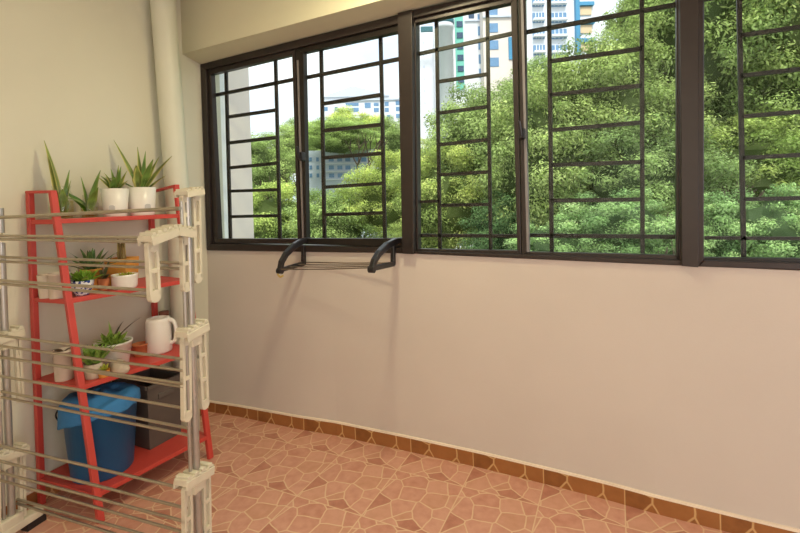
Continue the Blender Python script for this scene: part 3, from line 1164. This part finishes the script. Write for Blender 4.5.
pc = spot(3, 164, 0.42)
t = thing('storage_crate', (0.18, -0.535, LEV[3][0] + .0005), 'dark grey storage crate beside the blue bucket on the bottom shelf', 'crate')
t.location = Vector((0.165, -0.53, LEV[3][0] + 0.0005))
mb = MB()
ch = 0.30
cx0, cx1, cy0, cy1 = -0.125, 0.125, -0.085, 0.105
th = 0.008
outer0 = [(cx0 + .012, cy0 + .012, 0), (cx1 - .012, cy0 + .012, 0), (cx1 - .012, cy1 - .012, 0), (cx0 + .012, cy1 - .012, 0)]
outer1 = [(cx0, cy0, ch), (cx1, cy0, ch), (cx1, cy1, ch), (cx0, cy1, ch)]
inner0 = [(x * .93, y * .93 + .0007, 0.01) for x, y, z in outer0]
inner1 = [(x * .93, y * .93 + .0007, ch) for x, y, z in outer1]
vs = outer0 + outer1 + inner0 + inner1
fs = [(3, 2, 1, 0), (8, 9, 10, 11)]
for k in range(4):
    k2 = (k + 1) % 4
    fs += [(k, k2, 4 + k2, 4 + k), (4 + k, 4 + k2, 12 + k2, 12 + k), (12 + k, 12 + k2, 8 + k2, 8 + k)]
mb.add(vs, fs)
mb.build('crate_body', M['crate'], t)
mb = MB()
for k in range(4):
    a, b = Vector(outer1[k]), Vector(outer1[(k + 1) % 4])
    mb.bar(a, b, 0.016, 0.018)
bevel(mb.build('rim', M['crate'], t), 0.003)
mb = MB()
mb.bar((cx1 - .002, -.03, ch - .06), (cx1 - .002, .05, ch - .06), 0.012, 0.026)
bevel(mb.build('handle', M['crate'], t), 0.004)

for o in list(COL.objects):
    if o.type == 'EMPTY' and o.get('category') in ('potted plant', 'pot', 'jug', 'bottle', 'bucket', 'cloth', 'rock'):
        o.scale = (.84, .84, 1)

# ------------------------------------------------------------------ three-tier drying rack
PR = at(193, 370, 1.50)
PL = at(3.3, 300, 1.72)
PR = Vector((PR.x, PR.y, 0))
PL = Vector((PL.x, PL.y, 0))
AX = (PL - PR).normalized()              # right end -> left end
VV = Vector((0, 0, 1)).cross(AX)
if VV.y > 0:
    VV = -VV                             # towards the room / camera
RL = (PL - PR).length


def end_hit(px, py, P):
    """(v, z) where a sight line meets one end frame of the rack"""
    d = ray(px, py)
    tt = (P - CAM).dot(AX) / d.dot(AX)
    q = CAM + d * tt
    return (q - P).dot(VV), q.z


def rp(P, v, z, u=0.0):
    return P + VV * v + AX * u + Vector((0, 0, z))


def to_px(q):
    d = q - CAM
    z = d.dot(FW)
    return CX + FPX * d.dot(RT) / z, CY - FPX * d.dot(UP) / z


RK = thing('drying_rack', (PR + PL) / 2, 'three-tier folding clothes drying rack with cream plastic ends and metal rods', 'drying rack')


def rkpart(mb, name, mt, b=0.0):
    o = mb.build(name, M[mt], RK)
    o.matrix_parent_inverse = Matrix.Translation(-RK.location)
    return bevel(o, b) if b else o


ZTOP = 1.325
# height of the same tier at the two ends (the rack stands a little askew)
ZR = {'top': end_hit(190, 226, PR)[1], 'mid': end_hit(193, 330, PR)[1], 'bot': end_hit(195, 468, PR)[1]}
ZL = {'top': ZR['top'] - 0.015, 'mid': end_hit(8, 335, PL)[1], 'bot': end_hit(6, 448, PL)[1]}
TOPS = {'r': ZTOP, 'l': end_hit(3, 208, PL)[1]}


def slotted(mb, P, v0, z0, v1, z1, w=0.034, u=0.0, th=0.016):
    """ladder-like moulded leg: two stiles, cross webs and rounded ends"""
    A, B = rp(P, v0, z0, u), rp(P, v1, z1, u)
    d = (B - A).normalized()
    side = VV - d * VV.dot(d)
    side.normalize()
    L = (B - A).length
    for s_ in (-1, 1):
        mb.bar(A + side * s_ * (w / 2 - .005), B + side * s_ * (w / 2 - .005), 0.010, th, AX)
    n = max(2, int(L / 0.085))
    for k in range(n + 1):
        c = A + d * (L * k / n)
        mb.bar(c - side * w / 2, c + side * w / 2, 0.014, th * .9, AX)
    # shallow back web
    mb.bar(A + AX * 0.004, B + AX * 0.004, w * .8, 0.004, AX)
    for c in (A, B):
        mb.tube([c - AX * th / 2, c + AX * th / 2], w / 2, 14)


def arm_piece(mb, P, v0, z0, v1, z1, h=0.03, u=0.0, w=0.05, teeth=6):
    A, B = rp(P, v0, z0, u), rp(P, v1, z1, u)
    mb.bar(A, B, w, h * .6)
    d = B - A
    for k in range(teeth):
        c = A + d * ((k + .5) / teeth)
        mb.bar(c - AX * w / 2 + Vector((0, 0, h * .3)), c + AX * w / 2 + Vector((0, 0, h * .3)), d.length / teeth * .55, h * .5)
    for s_ in (-1, 1):
        mb.bar(A + AX * s_ * w / 2 + Vector((0, 0, -h * .3)), B + AX * s_ * w / 2 + Vector((0, 0, -h * .3)), 0.006, h * .8)


for side, P, ztop, sg in (('r', PR, TOPS['r'], 1), ('l', PL, TOPS['l'], -1)):
    mb = MB()
    mb.tube([rp(P, 0, 0.03), rp(P, 0, ztop)], 0.0125, 16)
    mb.tube([rp(P, 0.026, 0.03), rp(P, 0.026, ztop - 0.03)], 0.006, 10)
    rkpart(mb, 'post', 'post')
    # foot: long cream bar across, with black end shoes
    mb = MB()
    mb.bar(rp(P, -0.10, 0.045), rp(P, 0.24, 0.045), 0.05, 0.032)
    mb.bar(rp(P, -0.03, 0.07), rp(P, 0.05, 0.07), 0.045, 0.05)
    ft = rkpart(mb, 'foot_bar', 'cream', 0.006)
    for v in (-0.075, 0.20):
        mb = MB()
        mb.bar(rp(P, v - .035, 0.0145), rp(P, v + .035, 0.0145), 0.04, 0.029)
        o = mb.build('shoe', M['black'], ft)
        o['label'] = 'black plastic shoe'
    dz = {k: (0 if side == 'r' else ZL[k] - ZR[k]) for k in ZR}

    def E(px, py):
        return end_hit(px, py, PR)
    # top tier: arm reaching forward, hanging legs
    mb = MB()
    a, b = E(145, 239), E(172, 229)
    c = E(190, 232)
    arm_piece(mb, P, a[0], a[1] + dz['top'], b[0], b[1] + dz['top'], teeth=5)
    arm_piece(mb, P, b[0], b[1] + dz['top'], c[0], c[1] + dz['top'], teeth=4)
    rkpart(mb, 'bracket_arm', 'cream')
    mb = MB()
    a, b = E(151.5, 246), E(154, 296)
    slotted(mb, P, a[0], a[1] + dz['top'], b[0], b[1] + dz['top'], 0.040)
    rkpart(mb, 'slotted_leg', 'cream', 0.0015)
    mb = MB()
    a, b = E(184.5, 240), E(185.5, 287)
    slotted(mb, P, a[0], a[1] + dz['top'], b[0], b[1] + dz['top'], 0.034)
    rkpart(mb, 'slotted_leg', 'cream', 0.0015)
    if side == 'r':
        mb = MB()
        a, b = E(195.5, 196), E(197, 278)
        slotted(mb, P, a[0], a[1] + dz['top'], b[0], b[1] + dz['top'], 0.036 if side == 'r' else 0.018)
        rkpart(mb, 'slotted_leg', 'cream', 0.0015)
        mb = MB()
        a, b = E(184, 198), E(186, 232)
        slotted(mb, P, a[0], a[1] + dz['top'], b[0], b[1] + dz['top'], 0.028)
        rkpart(mb, 'slotted_leg', 'cream', 0.0015)
        mb = MB()
        a, b = E(181, 193), E(198, 190)
        arm_piece(mb, P, a[0], a[1] + dz['top'], b[0], b[1] + dz['top'], h=0.022, teeth=4)
        rkpart(mb, 'bracket_arm', 'cream')
    # middle and bottom tiers: folded wings hang either side of the post
    for k, cap, f, g in (('mid', ((181, 335), (203, 323)), ((185.5, 340), (186.5, 416)), ((200.5, 330), (204, 404))),
                         ('bot', ((180, 483), (208, 466)), ((187, 490), (188, 575)), ((205.5, 474), (207, 555)))):
        mb = MB()
        a, b = E(*cap[0]), E(*cap[1])
        arm_piece(mb, P, a[0], a[1] + dz[k], b[0], b[1] + dz[k], h=0.034, teeth=4)
        m_ = ((a[0] + b[0]) / 2, (a[1] + b[1]) / 2 + dz[k])
        mb.bar(rp(P, m_[0], m_[1] - 0.055), rp(P, m_[0], m_[1]), 0.045, 0.04, AX)
        rkpart(mb, 'bracket_arm', 'cream', 0.002)
        for (p0, p1) in (f, g):
            mb = MB()
            a, b = E(*p0), E(*p1)
            slotted(mb, P, a[0], a[1] + dz[k], b[0], b[1] + dz[k], 0.036 if side == 'r' else 0.022)
            rkpart(mb, 'slotted_leg', 'cream', 0.0015)

# rods: pixel at the right end, and a second pixel further left on the same rod
RODS = [((179, 208.5), (0, 217.5), .0065), ((148, 237.8), (0, 235.8), .005), ((148, 241.8), (0, 239.2), .005),
        ((183, 263), (0, 257), .005), ((183, 269), (0, 261.5), .005), ((152, 290.5), (0, 280.5), .005), ((154, 297), (0, 283.7), .005),
        ((182, 359), (15, 337.5), .005), ((182, 370.5), (0, 346), .005), ((182, 383.5), (0, 357.3), .005), ((183, 387), (60, 366.5), .005),
        ((184, 408.3), (0, 376), .005), ((190, 428.7), (15, 394), .005), ((190, 435.5), (0, 396.5), .005),
        ((185, 489), (18, 449.7), .005), ((186, 508.3), (0, 461), .005), ((186, 522), (12, 475.5), .005), ((186, 533), (0, 480), .005),
        ((204, 551), (15, 498.7), .005), ((204, 562), (0, 498), .005)]
for (r, l, rad) in RODS:
    v, z = end_hit(r[0], r[1], PR)
    zl = z
    for _ in range(12):
        q = rp(PL, v, zl)
        x, y = to_px(q)
        yl = l[1] + (r[1] - l[1]) * (x - l[0]) / (r[0] - l[0])
        zl += (y - yl) * (q - CAM).dot(FW) / FPX
    mb = MB()
    mb.tube([rp(PR, v, z, -0.004), rp(PL, v, zl, 0.004)], rad, 10)
    rkpart(mb, 'rod', 'steel')

# ------------------------------------------------------------------ outdoors
GZ = -9.0
mb = MB()
mb.box((-160, 1.2, GZ - .2), (160, 220, GZ))
struct(mb.build('ground', mat('lawn', (86, 104, 58), 0.95, var=0.3, scale=0.4)))

# pale outer wall of the same block projecting just left of the windows
XF = -0.03
q1, q2 = on(251.2, 150, 0, XF), on(226.5, 150, 0, XF + 0.02)
mb = MB()
mb.box((-0.35, 0.14, -9), (XF, q1.y, 6))
struct(mb.build('wall_outer_left', mat('outer_wall_paint', (246, 234, 228), 0.8, var=0.03, scale=1.5)))
mb = MB()
mb.box((XF, 0.14, -9), (XF + 0.02, q2.y, 6))
struct(mb.build('trim_6', mat('outer_trim_paint', (246, 248, 252), 0.8, var=0.02, scale=1.5)))


def foliage_mesh(name, seed, nclump, nleaf, leaf, hues):
    """crown: unit-size cloud of leafy clumps, shade painted in: tops lighter, inside darker"""
    r = random.Random(seed)
    vs, fs, cs = [], [], []
    cl = []
    for _ in range(nclump):
        while True:
            p = Vector((r.uniform(-1, 1), r.uniform(-1, 1), r.uniform(-1, 1)))
            if 0.25 < p.length < 1.0:
                break
        p = p.normalized() * (0.45 + 0.5 * r.random())
        if p.z < -.3:
            p.z *= .7
        cl.append((p, r.uniform(0.09, 0.22), r.random()))
    for (c, R, hue) in cl:
        ca = [lin(h) for h in hues]
        base = tuple(ca[0][i] * (1 - hue) + ca[1][i] * hue for i in range(3))
        for _ in range(int(nleaf * (R / .16) ** 2)):
            d = Vector((r.gauss(0, 1), r.gauss(0, 1), r.gauss(0, 1))).normalized()
            if d.z < -.35 and r.random() < .5:
                d.z = -d.z
            q = c + Vector((d.x, d.y, d.z * .85)) * R * r.uniform(.45, 1.2)
            n_ = (d + Vector((r.uniform(-.9, .9), r.uniform(-.9, .9), r.uniform(-.2, 1.1)))).normalized()
            t_ = n_.orthogonal().normalized()
            t_.rotate(Matrix.Rotation(r.uniform(0, 2 * PI), 3, n_))
            b_ = n_.cross(t_)
            L = leaf * r.uniform(.6, 1.35)
            o = len(vs)
            vs += [q - t_ * L, q + b_ * L * .42 - t_ * L * .1, q + t_ * L, q - b_ * L * .42 - t_ * L * .1]
            fs.append((o, o + 1, o + 2, o + 3))
            lit = (0.62 + .36 * max(-.3, d.z)) * (0.62 + .38 * min(1, q.length)) * r.uniform(.55, 1.45)  # painted shading: leaf colour lighter on clump tops, darker towards the crown centre
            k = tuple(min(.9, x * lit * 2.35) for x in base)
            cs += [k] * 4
    # dark leafy heart, inner shade put into its colour
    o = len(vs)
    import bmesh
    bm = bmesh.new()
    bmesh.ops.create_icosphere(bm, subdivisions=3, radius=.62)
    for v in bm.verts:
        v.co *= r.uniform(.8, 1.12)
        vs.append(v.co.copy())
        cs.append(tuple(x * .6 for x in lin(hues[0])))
    for f in bm.faces:
        fs.append(tuple(o + v.index for v in f.verts))
    bm.free()
    mb = MB()
    mb.add(vs, fs, False, cs)
    return mb


def branch_mb(seed):
    """trunk with forking limbs, in crown units; foot at z=-h is added by scale"""
    r = random.Random(seed)
    mb = MB()

    def grow(p, d, L, R, lv):
        pts = [p]
        q = p
        for k in range(4):
            d = (d + Vector((r.uniform(-.2, .2), r.uniform(-.2, .2), r.uniform(-.02, .12)))).normalized()
            q = q + d * L / 4
            pts.append(q)
        mb.tube(pts, [R, R * .9, R * .8, R * .7, R * .6], 7)
        if lv:
            for _ in range(3):
                a = r.uniform(0, 2 * PI)
                nd = (d * .8 + Vector((math.cos(a), math.sin(a), r.uniform(0, .5))) * .8).normalized()
                grow(q, nd, min(.5, L * .6), R * .55, lv - 1)
    grow(Vector((0, 0, -2.4)), Vector((0, 0, 1)), 1.75, .05, 3)
    return mb


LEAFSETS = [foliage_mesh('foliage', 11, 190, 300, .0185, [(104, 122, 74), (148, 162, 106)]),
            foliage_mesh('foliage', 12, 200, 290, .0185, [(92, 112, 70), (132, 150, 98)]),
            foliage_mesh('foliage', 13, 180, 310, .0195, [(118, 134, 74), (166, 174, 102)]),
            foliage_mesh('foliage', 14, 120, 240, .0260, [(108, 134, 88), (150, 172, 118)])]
PROTO = {}
G_TREES = 'trees outside the windows'


def tree(kind, px, py, dist, rx, rz, label, color=(1, 1, 1), name='broadleaf_tree', cat='tree', seed=0, trunk=True, group=G_TREES):
    c = at(px, py, dist)
    t = bpy.data.objects.new(name, None)
    COL.objects.link(t)
    foot = Vector((c.x, c.y, GZ)) if trunk else Vector((c.x, c.y, c.z - rz))
    t.location = foot
    tag(t, label, cat, group)
    if kind not in PROTO:
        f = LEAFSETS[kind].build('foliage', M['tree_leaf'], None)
        PROTO[kind] = f
    else:
        f = PROTO[kind].copy()
        COL.objects.link(f)
    f.name = 'foliage'
    f.parent = t
    f.location = c - foot
    f.scale = (rx, rx, rz)
    f.rotation_euler = (0, 0, seed * 1.7)
    f.color = (*color, 1)
    if trunk:
        kk = ('b', seed % 3)
        if kk not in PROTO:
            b = branch_mb(30 + seed % 3).build('trunk', M['bark'], None)
            PROTO[kk] = b
        else:
            b = PROTO[kk].copy()
            COL.objects.link(b)
        b.name = 'trunk'
        b.parent = t
        b.location = c - foot
        k = (c.z - GZ) / 2.4
        b.scale = (rx, rx, k if k > rz * .8 else rz)
        if k < rz:
            b.scale = (rx, rx, k)
        b.rotation_euler = (0, 0, seed * 2.1)
    return t


HAZE_TINT = (1.25, 1.22, 1.1)  # haze put into the leaf colour: distant trees tinted paler
tree(0, 800, 40, 15, 3.6, 4.0, 'tall dense tree filling the top of the right window', (1.15, 1.08, .9), seed=1)
tree(1, 765, 110, 16, 3.4, 3.4, 'mid green tree in the right window beneath the tall dense tree', (1.25, 1.16, .95), seed=23)
tree(1, 700, 60, 16, 3.4, 4.2, 'leafy green tree behind the thick right mullion', (1.25, 1.15, .95), seed=2)
tree(0, 612, 122, 15.5, 3.0, 3.1, 'mid green tree in the middle of the large window, right of the blue tower', (1.1, 1.05, .92), seed=3)
tree(1, 640, 190, 14, 2.8, 2.4, 'mid green tree just above the pale shrubs in the large window', (1.08, 1.05, .95), seed=4)
tree(2, 745, 175, 14.5, 2.6, 2.2, 'yellow-green tree low in the right window', (.95, 1, .95), seed=5)
tree(0, 555, 165, 16, 3.2, 3.4, 'loose green tree right of the second latch', (1.1, 1.05, .95), seed=6)
tree(0, 484, 168, 20, 3.0, 3.9, 'rounded tree in front of the teal striped tower', (1.08, 1.05, 1.0), seed=7)
tree(2, 450, 205, 19, 2.9, 2.6, 'yellow-green tree low left in the third sash', (1.05, 1.03, 1), seed=8)
tree(1, 512, 235, 17, 2.2, 2.2, 'dark tree low beside the window stile', (.7, .8, .8), seed=9)
tree(2, 392, 200, 24, 3.0, 2.8, 'bright yellow-green tree in the second sash behind the clothesline', (1.1, 1.1, 1), seed=10)
tree(0, 330, 235, 24, 3.0, 2.6, 'low green tree in the second sash, below the blue-white flats', (1.1, 1.1, 1), seed=11)
tree(2, 275, 232, 24, 3.0, 2.8, 'low yellow-green tree seen through the first sash', (1.1, 1.12, 1.05), seed=12)
tree(0, 260, 178, 34, 3.6, 3.6, 'pale green tree next to the outer wall in the first sash', HAZE_TINT, seed=13)
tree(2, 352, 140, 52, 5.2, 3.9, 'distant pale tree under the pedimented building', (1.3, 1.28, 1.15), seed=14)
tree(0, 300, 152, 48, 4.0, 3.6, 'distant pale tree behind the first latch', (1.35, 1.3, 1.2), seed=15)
tree(0, 388, 150, 46, 3.2, 3.6, 'distant green tree behind the dark mullion, right of the flats', HAZE_TINT, seed=16)
tree(2, 432, 170, 30, 2.6, 2.3, 'bright tree at the foot of the white tower', (1.2, 1.18, 1.05), seed=17)
tree(1, 545, 110, 24, 3.2, 2.9, 'green tree under the blue and white tower', (1.3, 1.22, 1.05), seed=18)
tree(0, 715, 150, 20, 4.0, 5.0, 'background tree between large window and right window', (1.25, 1.18, 1), seed=19)
tree(1, 655, 40, 23, 3.0, 4.2, 'tall tree rising to the top of the large window at its right', (1.3, 1.2, 1), seed=20)
tree(2, 428, 238, 20, 2.0, 1.4, 'low yellow-green tree just right of the dark mullion, under the white tower', seed=21)
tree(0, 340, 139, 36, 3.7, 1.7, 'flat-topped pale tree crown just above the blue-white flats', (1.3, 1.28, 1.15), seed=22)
for i, (px, py, d_, rx, rz, lab) in enumerate([(560, 247, 11.5, 1.3, .9, 'light green shrub at the bottom of the large window, leftmost'),
                                               (620, 232, 11, 1.5, 1.1, 'light green shrub at the bottom of the large window, middle'),
                                               (668, 248, 10.5, 1.0, .8, 'light green shrub at the bottom of the large window, rightmost'),
                                               (720, 240, 10.5, 1.2, 1.2, 'light green shrub low in the right window, beside the mullion'),
                                               (768, 236, 10, 1.3, 1.2, 'light green shrub low in the right window, right of the grille upright'),
                                               (815, 246, 10, 1.3, 1.3, 'light green shrub at the right edge of the picture')]):
    tree(3, px, py, d_, rx, rz, lab, (1.0, .99, .92), 'shrub', 'shrub', seed=i, group='pale shrubs below the windows')


# --- buildings
def facade(name, pl, pr, ptop, dist, depth, label, wall, base=GZ, group='buildings beyond the trees'):
    """block whose near face spans photo columns pl..pr at the given distance"""
    A, B = at(pl, 150, dist), at(pr, 150, dist)
    top = at((pl + pr) / 2, ptop, dist).z
    wx = Vector((B.x - A.x, B.y - A.y, 0))
    wd = wx.length
    ux = wx.normalized()
    uy = Vector((-ux.y, ux.x, 0))
    if uy.dot(FW) < 0:
        uy = -uy
    root = thing(name, Vector((A.x, A.y, base)), label, 'building', group)
    H = top - base
    mb = MB()
    q = [Vector((0, 0, 0)), ux * wd, ux * wd + uy * depth, uy * depth]
    mb.prism(q, [p + Vector((0, 0, H)) for p in q])
    mb.build('walls', M[wall], root)

    def panel(x0, x1, y0, y1, nm, mt, out=0.12, lab=None):
        """a piece on the near face given in photo pixels"""
        d0 = (x0 - pl) / (pr - pl) * wd
        d1 = (x1 - pl) / (pr - pl) * wd
        z1 = at((x0 + x1) / 2, y0, dist).z - base
        z0 = at((x0 + x1) / 2, y1, dist).z - base
        m2 = MB()
        q = [ux * d0 - uy * out, ux * d1 - uy * out, ux * d1 + uy * .1, ux * d0 + uy * .1]
        m2.prism([p + Vector((0, 0, z0)) for p in q], [p + Vector((0, 0, z1)) for p in q])
        o = m2.build(nm, M[mt], root)
        if lab:
            o['label'] = lab
        return o
    return root, panel, (ux, uy, wd, H)


M['b_white'] = mat('tower_white', (232, 232, 236), 0.8, var=0.04, scale=.3)
M['b_pink'] = mat('tower_pinkish', (228, 214, 204), 0.8, var=0.04, scale=.3)
M['b_grey'] = mat('flat_grey', (206, 212, 224), 0.8, var=0.04, scale=.3)
M['b_teal'] = mat('teal_panel', (118, 196, 178), 0.6, var=0.05, scale=.3)
M['b_tealdark'] = mat('teal_roof', (52, 104, 112), 0.6, var=0.05, scale=.3)
M['b_blue'] = mat('blue_panel', (72, 142, 182), 0.6, var=0.05, scale=.3)
M['b_win'] = mat('far_window', (110, 146, 182), 0.3, var=0.12, scale=.5)
M['b_wind'] = mat('far_window_dark', (64, 84, 110), 0.25, var=0.12, scale=.5)
M['b_beige'] = mat('far_balcony', (224, 196, 160), 0.8, var=0.05, scale=.3)

r, pn, (ux, uy, wd, H) = facade('pedimented_building', 322, 404, 97, 110, 14, 'white low-rise with a shallow gabled roof above the distant trees', 'b_white')
mb = MB()
g0 = [ux * (wd * .02) - uy * .6, ux * (wd * .84) - uy * .6, ux * (wd * .40) - uy * .6]
g = [g0[0] + Vector((0, 0, H)), g0[1] + Vector((0, 0, H)), g0[2] + Vector((0, 0, H + 2.6))]
mb.prism(g, [p + uy * 9 for p in g])
mb.build('roof', M['b_grey'], r)
for (x0, x1, y0, y1) in [(347, 360, 103, 106), (347, 360, 108, 112), (325, 329, 107, 111), (336, 339, 107, 111), (366, 372, 103, 108), (375, 380, 103, 106), (375, 380, 108, 112), (386, 390, 102, 106), (386, 390, 108, 112), (388, 391, 115, 118), (397, 401, 101, 105), (397, 401, 107, 111), (397, 401, 114, 118)]:
    pn(x0, x1, y0, y1, 'window', 'b_win')
pn(322, 404, 99.5, 101, 'cornice', 'b_grey', .5)

r, pn, _ = facade('apartment_block', 300, 374, 150, 38, 8, 'bluish white apartment block showing through the trees in the second sash', 'b_grey')
for j in range(3):
    for i, x in enumerate((309, 316, 328.5, 337, 345, 353.5, 361)):
        y = 157.5 + 8.0 * j
        pn(x, x + (2.6 if i < 2 else 5), y, y + 4, 'window', 'b_win', .06)
for j in range(3):
    pn(320, 374, 162.8 + 8 * j, 163.8 + 8 * j, 'ledge', 'b_white', .25)

r, pn, _ = facade('tower_block', 412, 438, 30, 95, 12, 'narrow plain white tower at the left of the third sash', 'b_white')
for j in range(8):
    pn(425.5, 427, 42 + 12 * j, 44 + 12 * j, 'vent', 'b_grey', .1)
pn(411, 425, 24, 29, 'roof_block', 'b_white', .2)

r, pn, (ux, uy, wd, H) = facade('rounded_tower', 437, 458, 29, 90, 12, 'white tower with a rounded front and dark teal roof', 'b_white')
mb = MB()
mb.lathe([(wd * .40, 0), (wd * .40, H - .2), (wd * .44, H - .2), (wd * .44, H + .8), (0.01, H + 1.2)], 24, c=tuple(ux * wd * .5))
mb.build('round_bay', M['b_white'], r)
mb = MB()
mb.lathe([(wd * .47, H + .81), (wd * .46, H + 1.8), (wd * .30, H + 2.1), (0.01, H + 2.2)], 24, c=tuple(ux * wd * .5))
o = mb.build('roof', M['b_tealdark'], r)
o['label'] = 'dark teal roof'
pn(424, 436, 27.5, 32.5, 'roof_wing', 'b_tealdark', .3)

r, pn, _ = facade('teal_striped_tower', 457, 486, -30, 92, 12, 'white tower with a vertical teal striped stair shaft', 'b_white')
pn(458, 466, -28, 90, 'stair_shaft', 'b_teal', .5, 'teal vertical shaft')
for j in range(7):
    pn(459.5, 465.5, 12 + 11 * j, 17.5 + 11 * j, 'window', 'b_wind', .7)
pn(472, 477.5, 10, 19, 'window', 'b_wind')
pn(468, 486, 21, 22.2, 'ledge', 'b_grey', .4)
pn(481, 485.5, 15, 22, 'window', 'b_win')
for j in range(4):
    pn(481, 485.5, 27 + 14 * j, 36 + 14 * j, 'window', 'b_win')

r, pn, _ = facade('pinkish_tower', 486, 516, -40, 88, 12, 'pinkish beige tower with square blue-grey windows', 'b_pink')
for j in range(5):
    y = 7 + 17 * j - 17
    pn(490, 501, y, y + 9, 'window', 'b_win')
pn(486, 516, 16.5, 18.5, 'ledge', 'b_grey', .5)
pn(511, 515, 38, 60, 'blue_strip', 'b_blue', .3)

r, pn, _ = facade('blue_white_tower', 522, 603, -40, 84, 14, 'tall white tower with blue window bays and a blue frame', 'b_white')
for j in range(5):
    y = 14 - 16 * 2 + 16 * j
    for x0, x1 in ((535.5, 547), (553, 569)):
        pn(x0, x1, y + 6.5, y + 8.5, 'balcony', 'b_white', 1.2)
        f = pn(x0, x1, y, y + 9.5, 'window', 'b_win', .3)
        for k in range(1, 4):
            xm = x0 + (x1 - x0) * k / 4
            pn(xm - .35, xm + .35, y, y + 9.5, 'mullion', 'b_white', .45)
pn(577.5, 581.5, -38, 60, 'blue_column', 'b_blue', .8)
for j in range(4):
    y = -20 + 18 * j
    pn(581, 596, y + 6, y + 9.5, 'blue_band', 'b_blue', .8)
    pn(582, 594, y + 10, y + 18, 'balcony', 'b_beige', .3)

# ------------------------------------------------------------------ light
wd_ = bpy.data.worlds.new('sky')
S.world = wd_
wd_.use_nodes = True
nt = wd_.node_tree
bg = nt.nodes['Background']
tc = N(nt, 'ShaderNodeTexCoord')
mp = N(nt, 'ShaderNodeMapping')
mp.inputs['Scale'].default_value = (1, 1, 2.6)
nt.links.new(tc.outputs['Generated'], mp.inputs[0])
nz_ = N(nt, 'ShaderNodeTexNoise', i_Scale=3.4, i_Detail=5.0)
nt.links.new(mp.outputs[0], nz_.inputs['Vector'])
rp_ = N(nt, 'ShaderNodeValToRGB')
rp_.color_ramp.elements[0].position = .40
rp_.color_ramp.elements[0].color = (.72, .80, .92, 1)
rp_.color_ramp.elements[1].position = .58
rp_.color_ramp.elements[1].color = (.98, .985, 1.0, 1)
nt.links.new(nz_.outputs['Fac'], rp_.inputs['Fac'])
nt.links.new(rp_.outputs['Color'], bg.inputs['Color'])
bg.inputs['Strength'].default_value = 1.5

sd = bpy.data.lights.new('sun', 'SUN')
sd.energy = 3.2
sd.angle = math.radians(14)
sd.color = (1, .96, .88)
so = bpy.data.objects.new('sun', sd)
COL.objects.link(so)
so.rotation_euler = (math.radians(38), math.radians(24), 0)   # high, from behind the block onto the trees

ld = bpy.data.lights.new('ceiling_lamp', 'AREA')
ld.shape = 'DISK'
ld.size = 0.20
ld.energy = 16.5
ld.color = (1, .90, .56)
lo_ = bpy.data.objects.new('ceiling_lamp', ld)
COL.objects.link(lo_)
lo_.location = (1.5, -0.62, ZC - .05)

ld = bpy.data.lights.new('bounce_fill', 'AREA')  # added fill behind the camera, bounced off the back wall
ld.shape = 'RECTANGLE'
ld.size, ld.size_y = 2.2, 1.6
ld.energy = 43
ld.color = (.98, .965, 1.0)
l2 = bpy.data.objects.new('bounce_fill', ld)
COL.objects.link(l2)
l2.location = (2.7, -2.75, 1.6)
l2.rotation_euler = Vector((0, -1, .12)).to_track_quat('-Z', 'Y').to_euler()

ld = bpy.data.lights.new('side_fill', 'AREA')  # added unseen fill from the right, brightens shelf and lower left wall; no doorway there
ld.shape = 'RECTANGLE'
ld.size, ld.size_y = 1.6, 1.4
ld.energy = 26
ld.color = (.97, .93, 1.0)
l3 = bpy.data.objects.new('side_fill', ld)
COL.objects.link(l3)
l3.location = (4.3, -2.3, .95)
l3.rotation_euler = Vector((-1, .36, -.10)).to_track_quat('-Z', 'Y').to_euler()

S.cycles.use_denoising = True
S.cycles.max_bounces = 8
S.cycles.transparent_max_bounces = 12
S.view_settings.view_transform = 'Standard'
S.view_settings.look = 'None'
S.view_settings.exposure = 0
S.view_settings.gamma = 1
